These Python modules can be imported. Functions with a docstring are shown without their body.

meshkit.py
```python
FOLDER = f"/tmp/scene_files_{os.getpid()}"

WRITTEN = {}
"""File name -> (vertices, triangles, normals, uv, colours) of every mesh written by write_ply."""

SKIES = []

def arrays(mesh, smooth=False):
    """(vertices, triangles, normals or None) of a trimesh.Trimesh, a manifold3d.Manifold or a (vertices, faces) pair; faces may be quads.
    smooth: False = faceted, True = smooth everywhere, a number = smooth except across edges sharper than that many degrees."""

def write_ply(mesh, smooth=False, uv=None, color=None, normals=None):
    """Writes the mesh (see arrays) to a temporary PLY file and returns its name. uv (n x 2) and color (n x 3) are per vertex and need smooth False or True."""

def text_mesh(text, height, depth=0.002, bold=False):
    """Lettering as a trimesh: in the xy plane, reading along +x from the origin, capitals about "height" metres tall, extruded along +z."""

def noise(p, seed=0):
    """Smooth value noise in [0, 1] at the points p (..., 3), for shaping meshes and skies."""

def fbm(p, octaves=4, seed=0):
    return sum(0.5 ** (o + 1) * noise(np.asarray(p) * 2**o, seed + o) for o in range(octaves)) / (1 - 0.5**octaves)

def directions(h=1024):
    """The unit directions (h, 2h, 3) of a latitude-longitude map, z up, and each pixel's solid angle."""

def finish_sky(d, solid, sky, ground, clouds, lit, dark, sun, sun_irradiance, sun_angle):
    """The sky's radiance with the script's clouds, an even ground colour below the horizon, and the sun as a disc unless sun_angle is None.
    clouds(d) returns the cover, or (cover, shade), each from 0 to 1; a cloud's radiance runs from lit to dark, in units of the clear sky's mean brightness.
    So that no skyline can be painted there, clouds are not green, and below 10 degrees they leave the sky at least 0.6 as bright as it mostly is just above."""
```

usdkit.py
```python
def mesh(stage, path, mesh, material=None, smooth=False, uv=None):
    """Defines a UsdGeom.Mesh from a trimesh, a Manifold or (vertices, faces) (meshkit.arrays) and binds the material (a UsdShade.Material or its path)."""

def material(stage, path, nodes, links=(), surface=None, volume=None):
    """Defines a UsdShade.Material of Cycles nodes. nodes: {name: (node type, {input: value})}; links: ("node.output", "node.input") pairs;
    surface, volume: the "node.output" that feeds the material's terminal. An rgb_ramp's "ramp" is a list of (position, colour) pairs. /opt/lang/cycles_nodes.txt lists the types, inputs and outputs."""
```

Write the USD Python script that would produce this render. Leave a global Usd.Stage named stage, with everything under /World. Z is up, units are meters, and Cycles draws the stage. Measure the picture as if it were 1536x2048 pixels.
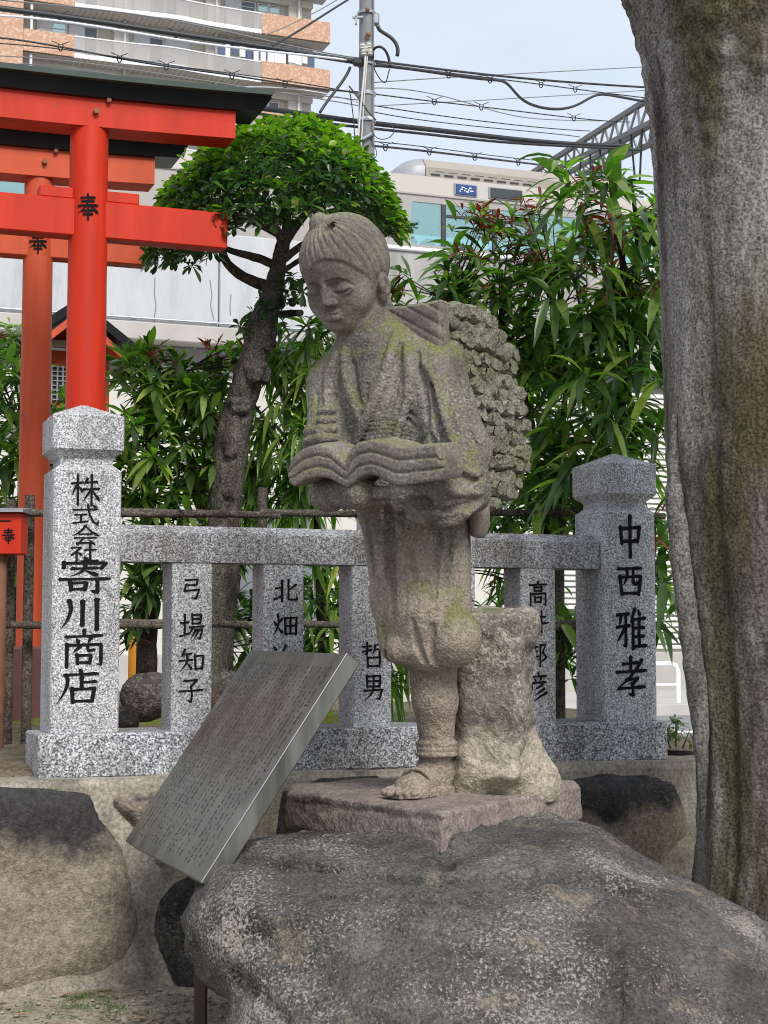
import math, random, glob
import numpy as np, trimesh, usdkit, meshkit
from pxr import Usd, UsdGeom, UsdLux, UsdShade, Gf, Sdf, Vt
from shapely.geometry import Polygon, Point, LineString, MultiPoint
from shapely.ops import unary_union
from shapely import affinity

# ------------------------------------------------------------------ camera, sky, sun, exposure
stage = Usd.Stage.CreateInMemory()
UsdGeom.SetStageUpAxis(stage, 'Z'); UsdGeom.SetStageMetersPerUnit(stage, 1.0)
UsdGeom.Xform.Define(stage, '/World')
UsdGeom.Scope.Define(stage, '/World/Looks')
EYE = np.array([0.0, 0.0, 1.1]); PITCH = math.radians(4.33); FPX = 3180.0
cam = UsdGeom.Camera.Define(stage, '/World/camera')
cam.CreateHorizontalApertureAttr(24.0); cam.CreateFocalLengthAttr(24.0 * FPX / 1536)
cam.CreateClippingRangeAttr(Gf.Vec2f(0.1, 2000))
cam.AddTranslateOp().Set(Gf.Vec3d(*EYE)); cam.AddRotateXOp().Set(90 + math.degrees(PITCH))
cam.CreateFStopAttr(0.0)
EXPOSURE = 1.18
cam.CreateExposureAttr(EXPOSURE)
SUN_DIR = np.array([0.30, -0.66, 0.68]); SUN_DIR /= np.linalg.norm(SUN_DIR)
SUN_EL = math.asin(SUN_DIR[2]); SUN_ROT = math.atan2(SUN_DIR[0], SUN_DIR[1])
dome = UsdLux.DomeLight.Define(stage, '/World/sky')
dome.CreateIntensityAttr(1.0)
skym = usdkit.material(stage, '/World/Looks/sky_air', {
    's': ('sky_texture', {'sky_type': 'single_scattering', 'sun_disc': False, 'sun_elevation': SUN_EL, 'sun_rotation': SUN_ROT, 'aerosol_density': 2.0}),
    'tc': ('texture_coordinate', {}),
    'mp': ('mapping', {'scale': (1.0, 1.0, 3.2)}),
    'n': ('noise_texture', {'scale': 2.2, 'detail': 5.0, 'roughness': 0.55}),
    'r': ('rgb_ramp', {'ramp': [(0.0, (6.2, 7.1, 8.4)), (0.35, (6.9, 7.8, 9.0)), (0.65, (8.3, 8.9, 9.7)), (1.0, (10.0, 10.3, 10.6))]}),
    'm': ('mix', {'fac': 0.80}),
    'b': ('background_shader', {'strength': 0.051})},
    [('tc.generated', 'mp.vector'), ('mp.vector', 'n.vector'), ('n.fac', 'r.fac'), ('s.color', 'm.color1'), ('r.color', 'm.color2'), ('m.color', 'b.color')], surface='b.background')
UsdShade.MaterialBindingAPI.Apply(dome.GetPrim()).Bind(skym)
dome.GetPrim().SetCustomDataByKey('kind', 'structure')
sun = UsdLux.DistantLight.Define(stage, '/World/sun')
sun.CreateIntensityAttr(0.4); sun.CreateAngleAttr(24.0); sun.CreateColorAttr(Gf.Vec3f(1.0, 0.96, 0.91))
sun.CreateNormalizeAttr(True)
q = Gf.Rotation(Gf.Vec3d(0, 0, 1), Gf.Vec3d(*SUN_DIR)).GetQuat()
sun.AddOrientOp(UsdGeom.XformOp.PrecisionDouble).Set(Gf.Quatd(q.GetReal(), q.GetImaginary()))

# ------------------------------------------------------------------ helpers
cp_, sp_ = math.cos(PITCH), math.sin(PITCH)
def ray(px, py):
    x, y = (px - 768.0) / FPX, (1024.0 - py) / FPX
    return np.array([x, cp_ - y * sp_, sp_ + y * cp_])
def at(px, py, Y):                       # the point at distance Y ahead of the eye that stands at that place of the photograph
    d = ray(px, py); return EYE + d * (Y / d[1])
def atz(px, py, z):
    d = ray(px, py); return EYE + d * ((z - EYE[2]) / d[2])
def onplane(px, py, p0, n):
    d = ray(px, py); return EYE + d * (np.dot(np.asarray(p0) - EYE, n) / np.dot(d, n))

counts, LOC = {}, {}
def newpath(name, parent):
    base = parent or '/World'
    k = counts.get((base, name), 0); counts[(base, name)] = k + 1
    return f'{base}/{name}' if k == 0 else f'{base}/{name}_{k:03d}'
def tag(path, label=None, cat=None, group=None, kind=None):
    p = stage.GetPrimAtPath(path)
    for k, v in (('label', label), ('category', cat), ('group', group), ('kind', kind)):
        if v: p.SetCustomDataByKey(k, v)
    return path
def thing(name, label, cat, loc=(0, 0, 0), group=None, kind=None):
    path = newpath(name, None)
    x = UsdGeom.Xform.Define(stage, path); x.AddTranslateOp().Set(Gf.Vec3d(*map(float, loc)))
    LOC[path] = np.asarray(loc, float)
    return tag(path, label, cat, group, kind)
def obj(name, mesh, mat, parent=None, smooth=False, label=None, cat=None, group=None, kind=None):
    path = newpath(name, parent)
    if isinstance(mesh, list): mesh = trimesh.util.concatenate(mesh)
    loc = LOC.get(parent, np.zeros(3)) if parent else np.zeros(3)
    if hasattr(mesh, 'vertices'):
        v, f = np.asarray(mesh.vertices), np.asarray(mesh.faces)
    else: v, f = np.asarray(mesh[0], float), np.asarray(mesh[1], int)
    used = np.unique(f)
    if len(used) < len(v):
        new = np.zeros(len(v), int); new[used] = np.arange(len(used)); v, f = v[used], new[f]
    usdkit.mesh(stage, path, trimesh.Trimesh(v - loc, f, process=False) if f.shape[1] == 3 else (v - loc, f), MATS[mat], smooth)
    LOC[path] = loc
    return tag(path, label, cat, group, kind)

def V(*a): return np.array(a, float)
def unit(v): v = np.asarray(v, float); return v / np.linalg.norm(v)
def box(c, size, axes=None):
    m = trimesh.creation.box(size); T = np.eye(4)
    if axes is not None: T[:3, :3] = np.array(axes).T
    T[:3, 3] = c; m.apply_transform(T); return m
def cbox(c, size, axes=None, ch=0.004):
    """a box with chamfered edges"""
    s = np.asarray(size) / 2; pts = []
    for sx in (-1, 1):
        for sy in (-1, 1):
            for sz in (-1, 1):
                for k in range(3):
                    q = s.copy() - ch; q[k] += ch; pts.append(q * (sx, sy, sz))
    m = trimesh.Trimesh(np.array(pts)).convex_hull
    T = np.eye(4)
    if axes is not None: T[:3, :3] = np.array(axes).T
    T[:3, 3] = c; m.apply_transform(T); return m
def hull(pts): return trimesh.Trimesh(np.asarray(pts, float), process=False).convex_hull
def tube(pts, r, sides=8, cap=True):
    p = np.asarray(pts, float); n = len(p); r = np.broadcast_to(np.asarray(r, float), (n,))
    t = np.gradient(p, axis=0); t /= np.linalg.norm(t, axis=1, keepdims=True) + 1e-12
    a = np.zeros_like(p); u = unit(np.cross(t[0], V(0, 0, 1) if abs(t[0][2]) < .9 else V(1, 0, 0)))
    for i in range(n):
        u = unit(u - t[i] * np.dot(u, t[i])); a[i] = u
    b = np.cross(t, a); g = np.arange(sides) * 2 * np.pi / sides
    v = (p[:, None] + r[:, None, None] * (np.cos(g)[None, :, None] * a[:, None] + np.sin(g)[None, :, None] * b[:, None])).reshape(-1, 3)
    i, j = np.meshgrid(np.arange(n - 1), np.arange(sides), indexing='ij')
    q = np.stack([i * sides + j, i * sides + (j + 1) % sides, (i + 1) * sides + (j + 1) % sides, (i + 1) * sides + j], -1).reshape(-1, 4)
    f = np.vstack([q[:, [0, 1, 2]], q[:, [0, 2, 3]]])
    if cap:
        v = np.vstack([v, p[0], p[-1]]); k = n * sides; jj = np.arange(sides)
        f = np.vstack([f, np.stack([np.full(sides, k), (jj + 1) % sides, jj], 1), np.stack([np.full(sides, k + 1), (n - 1) * sides + jj, (n - 1) * sides + (jj + 1) % sides], 1)])
    return trimesh.Trimesh(v, f, process=False)
def smoothpath(pts, n=24):
    from scipy.interpolate import CubicSpline
    p = np.asarray(pts, float)
    if len(p) < 3: return np.linspace(p[0], p[-1], n)
    d = np.r_[0, np.cumsum(np.linalg.norm(np.diff(p, axis=0), axis=1))]
    return CubicSpline(d, p)(np.linspace(0, d[-1], n))
def prism(poly2, depth, o, ax, ay, az):
    """2-D outline (shapely or list) in the axes ax, ay at o, extruded by depth along az"""
    g = poly2 if hasattr(poly2, 'exterior') else Polygon(poly2)
    m = trimesh.creation.extrude_polygon(g, depth, engine='earcut')
    v = np.asarray(m.vertices)
    w = np.asarray(o) + v[:, :1] * np.asarray(ax) + v[:, 1:2] * np.asarray(ay) + v[:, 2:3] * np.asarray(az)
    m2 = trimesh.Trimesh(w, m.faces, process=False)
    if np.dot(np.cross(ax, ay), az) < 0: m2.invert()
    return m2
ZUP = V(0, 0, 1)

# ------------------------------------------------------------------ signed distance modelling
def smin(a, b, k):
    h = np.clip(0.5 + 0.5 * (b - a) / k, 0, 1); return b + (a - b) * h - k * h * (1 - h)
def smax(a, b, k): return -smin(-a, -b, k)
def caps(p, a, b, ra, rb):
    ab = b - a; t = np.clip((p - a) @ ab / max(ab @ ab, 1e-9), 0, 1)
    return np.linalg.norm(p - a - t[:, None] * ab, axis=1) - (ra + (rb - ra) * t)
def ell(p, c, r, R=None):
    q = p - c
    if R is not None: q = q @ np.asarray(R).T
    r = np.asarray(r, float); k0 = np.linalg.norm(q / r, axis=1); k1 = np.linalg.norm(q / (r * r), axis=1)
    return k0 * (k0 - 1) / np.maximum(k1, 1e-6)
def rbox(p, c, h, rad, R=None):
    q = p - c
    if R is not None: q = q @ np.asarray(R).T
    q = np.abs(q) - (np.asarray(h) - rad)
    return np.linalg.norm(np.maximum(q, 0), axis=1) + np.minimum(q.max(1), 0) - rad
def surface_nets(fn, lo, hi, h):
    """the zero surface of fn as a trimesh, sampled every h metres near the surface only"""
    lo, hi = np.asarray(lo, float), np.asarray(hi, float)
    B = 8; H = h * B
    nb = np.ceil((hi - lo) / H).astype(int)
    ci = np.stack(np.meshgrid(*[np.arange(k) for k in nb], indexing='ij'), -1).reshape(-1, 3)
    dc = fn(lo + (ci + .5) * H)
    near = np.abs(dc) < H * 1.35 + 0.02
    N = nb * B + 1
    D = np.full(N, 1.0, np.float32)
    inside = dc < 0
    for c in ci[inside & ~near]: D[c[0] * B:(c[0] + 1) * B + 1, c[1] * B:(c[1] + 1) * B + 1, c[2] * B:(c[2] + 1) * B + 1] = -1
    off = np.stack(np.meshgrid(*[np.arange(B + 1)] * 3, indexing='ij'), -1).reshape(-1, 3)
    act = np.zeros(N, bool)
    for c in ci[near]: act[c[0] * B:(c[0] + 1) * B + 1, c[1] * B:(c[1] + 1) * B + 1, c[2] * B:(c[2] + 1) * B + 1] = True
    idx = np.argwhere(act)
    for s in range(0, len(idx), 400000):
        q = idx[s:s + 400000]; D[q[:, 0], q[:, 1], q[:, 2]] = fn(lo + q * h)
    S = D < 0
    cell = np.zeros(N - 1, np.int8)
    for a in (0, 1):
        for b in (0, 1):
            for c in (0, 1): cell += S[a:N[0] - 1 + a, b:N[1] - 1 + b, c:N[2] - 1 + c]
    mix = (cell > 0) & (cell < 8)
    cells = np.argwhere(mix); num = np.full(N - 1, -1, np.int32); num[mix] = np.arange(len(cells))
    acc = np.zeros((len(cells), 3)); cnt = np.zeros(len(cells))
    cor = [(a, b, c) for a in (0, 1) for b in (0, 1) for c in (0, 1)]
    val = {k: D[cells[:, 0] + k[0], cells[:, 1] + k[1], cells[:, 2] + k[2]].astype(float) for k in cor}
    for i in range(8):
        for j in range(i + 1, 8):
            a, b = cor[i], cor[j]
            if sum(x != y for x, y in zip(a, b)) != 1: continue
            da, db = val[a], val[b]; cross = (da < 0) != (db < 0)
            t = np.where(cross, da / np.where(cross, da - db, 1), 0)
            acc += np.where(cross[:, None], np.array(a) + t[:, None] * (np.array(b) - np.array(a)), 0); cnt += cross
    v = lo + (cells + acc / cnt[:, None]) * h
    F = []
    for ax in range(3):
        u, w = (ax + 1) % 3, (ax + 2) % 3
        s0 = [slice(None)] * 3; s1 = [slice(None)] * 3; s0[ax] = slice(0, -1); s1[ax] = slice(1, None)
        A, C = S[tuple(s0)], S[tuple(s1)]
        e = np.argwhere(A != C); e = e[(e[:, u] > 0) & (e[:, w] > 0) & (e[:, u] < N[u] - 1) & (e[:, w] < N[w] - 1)]
        flip = A[e[:, 0], e[:, 1], e[:, 2]]
        def g(du, dw):
            q = e.copy(); q[:, u] += du; q[:, w] += dw; return num[q[:, 0], q[:, 1], q[:, 2]]
        Q = np.stack([g(-1, -1), g(0, -1), g(0, 0), g(-1, 0)], 1)
        Q = np.where(flip[:, None], Q, Q[:, ::-1]); F.append(Q[(Q >= 0).all(1)])
    F = np.vstack(F)
    return trimesh.Trimesh(v, np.vstack([F[:, [0, 1, 2]], F[:, [0, 2, 3]]]), process=False)
def roughen(m, amp, scale, seed=0, octaves=4):
    n = np.array(m.vertex_normals); v = np.array(m.vertices)
    d = (meshkit.fbm(v * scale, octaves, seed) - .5) * 2 * amp
    return trimesh.Trimesh(v + n * d[:, None], m.faces, process=False)
# ------------------------------------------------------------------ materials (all procedural)
MATS = {}
def mat(name, nodes, links, surface='p.BSDF'):
    MATS[name] = usdkit.material(stage, '/World/Looks/' + name, nodes, links, surface=surface)
def plain(name, col, rough=.6, metal=0., spec=.5, bump=0., bscale=60., var=.12, vscale=4.):
    c = np.array(col)
    mat(name, {'g': ('geometry', {}), 'n': ('noise_texture', {'scale': vscale, 'detail': 6., 'roughness': .6}),
               'r': ('rgb_ramp', {'ramp': [(.25, tuple(c * (1 - var))), (.75, tuple(np.minimum(c * (1 + var), 1)))]}),
               'n2': ('noise_texture', {'scale': bscale, 'detail': 4.}), 'b': ('bump', {'strength': bump, 'distance': .004}),
               'p': ('principled_bsdf', {'roughness': rough, 'metallic': metal, 'specular_ior_level': spec})},
        [('g.position', 'n.vector'), ('g.position', 'n2.vector'), ('n.fac', 'r.fac'), ('r.color', 'p.base_color')] + ([('n2.fac', 'b.height'), ('b.normal', 'p.normal')] if bump else []))
def granite(name, dark, mid, light, cells=190., stain=.45, rough=.7, pd=.30, pl=.66):
    mat(name, {'g': ('geometry', {}),
               'v': ('voronoi_texture', {'scale': cells, 'feature': 'f1'}), 'sc': ('separate_color', {}),
               'r': ('rgb_ramp', {'ramp': [(0., dark), (pd, dark), (pd + .1, mid), (pl, mid), (pl + .12, light), (1., light)]}),
               'n': ('noise_texture', {'scale': cells * .55, 'detail': 3., 'roughness': .7}),
               'r1': ('rgb_ramp', {'ramp': [(.36, (.50, .50, .51)), (.54, (1.0, 1., 1.)), (.7, (1.25, 1.25, 1.25))]}),
               'm1': ('mix', {'mix_type': 'multiply', 'fac': .85}),
               'mp': ('mapping', {'scale': (1., 1., .35)}),
               's': ('noise_texture', {'scale': 5.5, 'detail': 6., 'roughness': .65}),
               'r2': ('rgb_ramp', {'ramp': [(.38, (.40, .37, .33)), (.56, (1., 1., 1.))]}),
               'm2': ('mix', {'mix_type': 'multiply', 'fac': stain}),
               'b': ('bump', {'strength': .25, 'distance': .002}),
               'p': ('principled_bsdf', {'roughness': rough, 'specular_ior_level': .35})},
        [('g.position', 'v.vector'), ('v.color', 'sc.color'), ('sc.r', 'r.fac'), ('g.position', 'n.vector'), ('n.fac', 'r1.fac'),
         ('r.color', 'm1.color1'), ('r1.color', 'm1.color2'), ('g.position', 'mp.vector'), ('mp.vector', 's.vector'), ('s.fac', 'r2.fac'),
         ('m1.color', 'm2.color1'), ('r2.color', 'm2.color2'), ('m2.color', 'p.base_color'), ('n.fac', 'b.height'), ('b.normal', 'p.normal')])
granite('granite', (.19, .195, .205), (.49, .495, .51), (.74, .745, .755), 300., .5)
granite('granite_rail', (.13, .13, .135), (.33, .33, .34), (.58, .58, .59), 270., .75)
granite('granite_base', (.11, .115, .125), (.38, .39, .41), (.70, .715, .73), 240., .80)
granite('granite_grey', (.10, .09, .085), (.24, .225, .21), (.42, .40, .38), 230., .85, .8)

def rock(name, lo, mid, hi, fleck, spots=.5, fine=70., stain=None, moss=None, pit=.6, zc=None, bd=.012, grain=.5, fl=(.56, .66), runs=1., mossz=None):
    """weathered stone: broad tone, grain, pale flecks, optional second tone by stain noise (or by height zc) and moss on what faces up"""
    nodes = {'g': ('geometry', {}), 'mr': ('mapping', {'scale': (1., 1., runs)}),
        'n1': ('noise_texture', {'scale': 6., 'detail': 7., 'roughness': .62}), 'r1': ('rgb_ramp', {'ramp': [(.30, lo), (.50, mid), (.70, hi)]}),
        'n2': ('noise_texture', {'scale': fine, 'detail': 5., 'roughness': .75}), 'r2': ('rgb_ramp', {'ramp': [(.36, (grain, grain, grain)), (.52, (1., 1., 1.)), (.66, (1.5, 1.5, 1.5))]}),
        'm1': ('mix', {'mix_type': 'multiply', 'fac': .85}),
        'n3': ('noise_texture', {'scale': fine * 1.15, 'detail': 3., 'roughness': .8}), 'n4': ('noise_texture', {'scale': 4.3, 'detail': 3.}),
        'ma': ('math', {'math_type': 'multiply_add', 'value2': .55, 'value3': -.27}), 'mb': ('math', {'math_type': 'add'}),
        'r3': ('rgb_ramp', {'ramp': [(fl[0], (0., 0., 0.)), (fl[1], (spots, spots, spots))]}), 'm2': ('mix', {'color2': fleck}),
        'nb': ('noise_texture', {'scale': 22., 'detail': 8., 'roughness': .7}), 'vb': ('voronoi_texture', {'scale': 140., 'feature': 'f1'}),
        'mh': ('math', {'math_type': 'multiply_add', 'value2': .35}),
        'b': ('bump', {'strength': pit, 'distance': bd}),
        'p': ('principled_bsdf', {'roughness': .92, 'specular_ior_level': .2})}
    L = [('g.position', 'mr.vector'), ('mr.vector', 'n1.vector'), ('n1.fac', 'r1.fac'), ('g.position', 'n2.vector'), ('n2.fac', 'r2.fac'), ('r1.color', 'm1.color1'), ('r2.color', 'm1.color2'),
         ('g.position', 'n3.vector'), ('g.position', 'n4.vector'), ('n4.fac', 'ma.value1'), ('n3.fac', 'mb.value1'), ('ma.value', 'mb.value2'), ('mb.value', 'r3.fac'),
         ('m1.color', 'm2.color1'), ('r3.color', 'm2.fac'), ('g.position', 'nb.vector'), ('g.position', 'vb.vector'), ('vb.distance', 'mh.value1'), ('nb.fac', 'mh.value3'), ('mh.value', 'b.height'), ('b.normal', 'p.normal')]
    last = 'm2.color'
    if stain:                      # (colour, low, high, scale)
        nodes |= {'n5': ('noise_texture', {'scale': stain[3], 'detail': 6., 'roughness': .6}), 'sz': ('separate_xyz', {}),
                  'r5': ('rgb_ramp', {'ramp': [(stain[1], (0., 0., 0.)), (stain[2], (1., 1., 1.))]}), 'm5': ('mix', {}),
                  'm5b': ('mix', {'mix_type': 'multiply', 'fac': .85, 'color1': stain[0]})}
        L += [('mr.vector', 'n5.vector'), (last, 'm5.color1'), ('r2.color', 'm5b.color2'), ('m5b.color', 'm5.color2'), ('r5.color', 'm5.fac')]
        if zc:                     # the boundary of the stain lies at height zc[0], over zc[1] metres, ragged by the noise
            nodes |= {'mz': ('map_range', {'from_min': zc[0] - zc[1], 'from_max': zc[0] + zc[1], 'to_min': -.5, 'to_max': .5}), 'az': ('math', {'math_type': 'add'})}
            L += [('g.position', 'sz.vector'), ('sz.z', 'mz.value'), ('mz.result', 'az.value1'), ('n5.fac', 'az.value2'), ('az.value', 'r5.fac')]
        else: L += [('n5.fac', 'r5.fac')]
        last = 'm5.color'
    if moss:                       # (colour, low, high)
        nodes |= {'n6': ('noise_texture', {'scale': 7., 'detail': 7., 'roughness': .7}), 'sn': ('separate_xyz', {}),
                  'mu': ('math', {'math_type': 'multiply_add', 'value2': .16}), 'r6': ('rgb_ramp', {'ramp': [(moss[1], (0., 0., 0.)), (moss[2], (.85, .85, .85))]}),
                  'm6': ('mix', {}), 'm6b': ('mix', {'mix_type': 'multiply', 'fac': .8, 'color1': moss[0]})}
        L += [('g.position', 'n6.vector'), ('g.normal', 'sn.vector'), ('sn.z', 'mu.value1'), ('n6.fac', 'mu.value3'), ('mu.value', 'r6.fac'), ('r6.color', 'm6.fac'),
              (last, 'm6.color1'), ('r2.color', 'm6b.color2'), ('m6b.color', 'm6.color2')]
        last = 'm6.color'
        if mossz:                  # no moss grows below this height
            nodes |= {'s6': ('separate_xyz', {}), 'z6': ('map_range', {'from_min': mossz - .15, 'from_max': mossz + .15, 'clamp': True}), 'k6': ('mix', {'mix_type': 'multiply', 'fac': 1.})}
            L.remove(('r6.color', 'm6.fac')); L += [('g.position', 's6.vector'), ('s6.z', 'z6.value'), ('r6.color', 'k6.color1'), ('z6.result', 'k6.color2'), ('k6.color', 'm6.fac')]
    L.append((last, 'p.base_color'))
    mat(name, nodes, L)
rock('statue_stone', (.082, .074, .064), (.165, .150, .130), (.26, .24, .208), (.42, .395, .34), .6, 110., stain=((.285, .24, .195), .47, .66, 9.), zc=(1.34, -.34), moss=((.155, .165, .062), .53, .66), pit=1., bd=.008, grain=.55, runs=.35, mossz=.98)
rock('statue_book', (.095, .085, .073), (.17, .155, .133), (.25, .23, .20), (.42, .395, .34), .5, 120., stain=((.20, .165, .145), .55, .66, 5.), moss=((.165, .17, .075), .54, .68), pit=.6, bd=.004, grain=.55)
rock('statue_dark', (.11, .095, .082), (.165, .145, .124), (.225, .20, .17), (.34, .32, .28), .4, 140., stain=((.12, .095, .085), .50, .60, 5.), moss=((.20, .20, .125), .58, .72), pit=.5, bd=.003, grain=.6)
rock('statue_pale', (.10, .085, .075), (.185, .162, .142), (.29, .26, .225), (.48, .44, .37), .7, 75., stain=((.39, .345, .275), .42, .60, 7.), moss=((.15, .16, .08), .64, .74), pit=.7, zc=(.80, -.16), bd=.010)
rock('statue_bundle', (.12, .115, .09), (.185, .175, .14), (.25, .24, .195), (.40, .39, .32), .6, 110., stain=((.165, .17, .11), .48, .62, 5.), moss=((.20, .21, .13), .56, .72), pit=1., bd=.010, grain=.5)
rock('plinth_stone', (.16, .13, .115), (.25, .205, .18), (.35, .30, .26), (.5, .45, .38), .5, 80., stain=((.19, .155, .14), .50, .62, 6.), pit=.7, bd=.008)
rock('boulder_stone', (.052, .049, .047), (.092, .086, .081), (.15, .14, .13), (.37, .34, .29), .85, 105., stain=((.23, .19, .145), .60, .72, 8.), pit=1., bd=.014, grain=.30, fl=(.57, .66))
rock('wall_stone_tan', (.17, .14, .11), (.25, .215, .165), (.32, .28, .215), (.40, .36, .29), .3, 60., stain=((.045, .043, .043), .40, .64, 6.), zc=(.42, .30), pit=.6, bd=.012)
rock('wall_stone_brown', (.13, .10, .08), (.22, .18, .14), (.32, .27, .21), (.42, .37, .30), .4, 60., stain=((.05, .045, .045), .52, .60, 6.), pit=.7, bd=.016)
rock('wall_stone_dark', (.02, .02, .021), (.04, .039, .039), (.09, .08, .07), (.22, .19, .15), .5, 70., stain=((.17, .145, .11), .70, .78, 3.), pit=.8, bd=.014)
rock('wall_stone_dark_top', (.025, .025, .026), (.05, .048, .047), (.09, .084, .075), (.28, .24, .19), .5, 70., stain=((.26, .21, .155), .40, .60, 6.), zc=(.46, -.16), pit=.8, bd=.014)
rock('mortar', (.20, .175, .14), (.30, .265, .215), (.38, .345, .29), (.50, .47, .42), .3, 85., stain=((.17, .15, .125), .52, .64, 7.), pit=.6, bd=.006)
rock('soil', (.10, .08, .055), (.17, .135, .095), (.24, .20, .145), (.33, .29, .23), .4, 45., stain=((.075, .085, .03), .54, .64, 2.2), pit=.8, bd=.02)
rock('front_ground', (.20, .17, .13), (.29, .25, .195), (.35, .31, .25), (.45, .41, .35), .3, 60., stain=((.11, .10, .045), .54, .66, 3.4), pit=.6, bd=.012)
rock('garden_stone', (.035, .032, .03), (.07, .062, .055), (.12, .108, .092), (.3, .27, .23), .5, 60., stain=((.12, .09, .06), .55, .65, 5.), pit=.8, bd=.014)

def bark(name, lo, mid, hi, pale, moss=None, zs=.22, sc=16., bd=.012, ps=.5):
    nodes = {'g': ('geometry', {}), 'mp': ('mapping', {'scale': (1., 1., zs)}),
        'n1': ('noise_texture', {'scale': sc, 'detail': 8., 'roughness': .7}), 'r1': ('rgb_ramp', {'ramp': [(.34, lo), (.5, mid), (.66, hi)]}),
        'n2': ('noise_texture', {'scale': 120., 'detail': 4., 'roughness': .75}), 'r2': ('rgb_ramp', {'ramp': [(.40, (.30, .30, .30)), (.52, (1., 1., 1.)), (.64, (1.65, 1.65, 1.65))]}),
        'm1': ('mix', {'mix_type': 'multiply', 'fac': .85}),
        'n3': ('noise_texture', {'scale': 5., 'detail': 5., 'roughness': .6}), 'r3': ('rgb_ramp', {'ramp': [(.44, (0., 0., 0.)), (.58, (ps, ps, ps))]}), 'm3': ('mix', {}),
        'm3b': ('mix', {'mix_type': 'multiply', 'fac': .9, 'color1': pale}),
        'v': ('voronoi_texture', {'scale': sc * 3., 'feature': 'distance_to_edge'}), 'hm': ('math', {'math_type': 'multiply_add', 'value2': 1.2}),
        'b': ('bump', {'strength': .8, 'distance': bd}), 'p': ('principled_bsdf', {'roughness': .95, 'specular_ior_level': .15})}
    L = [('g.position', 'mp.vector'), ('mp.vector', 'n1.vector'), ('n1.fac', 'r1.fac'), ('g.position', 'n2.vector'), ('n2.fac', 'r2.fac'), ('r1.color', 'm1.color1'), ('r2.color', 'm1.color2'),
         ('mp.vector', 'n3.vector'), ('n3.fac', 'r3.fac'), ('r3.color', 'm3.fac'), ('m1.color', 'm3.color1'), ('r2.color', 'm3b.color2'), ('m3b.color', 'm3.color2'),
         ('mp.vector', 'v.vector'), ('v.distance', 'hm.value1'), ('n2.fac', 'hm.value3'), ('hm.value', 'b.height'), ('b.normal', 'p.normal')]
    last = 'm3.color'
    if moss:
        nodes |= {'mp4': ('mapping', {'location': (3.1, 0., 0.), 'scale': (1., 1., .16)}), 'n4': ('noise_texture', {'scale': 7., 'detail': 5., 'roughness': .6}), 'r4': ('rgb_ramp', {'ramp': [(.46, (0., 0., 0.)), (.60, (.75, .75, .75))]}), 'm4': ('mix', {}),
                  'm4b': ('mix', {'mix_type': 'multiply', 'fac': .9, 'color1': moss})}
        L += [('g.position', 'mp4.vector'), ('mp4.vector', 'n4.vector'), ('n4.fac', 'r4.fac'), ('r4.color', 'm4.fac'), (last, 'm4.color1'), ('r2.color', 'm4b.color2'), ('m4b.color', 'm4.color2')]
        last = 'm4.color'
    L.append((last, 'p.base_color')); mat(name, nodes, L)
bark('big_bark', (.055, .047, .042), (.115, .10, .09), (.185, .166, .15), (.36, .34, .32), moss=(.085, .079, .034), ps=.75)
bark('pale_bark', (.09, .084, .076), (.15, .143, .13), (.21, .20, .185), (.28, .27, .255), zs=.3)
bark('pine_bark', (.028, .023, .02), (.085, .072, .06), (.165, .145, .122), (.22, .20, .17), zs=.35, sc=26., bd=.02)
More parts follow.
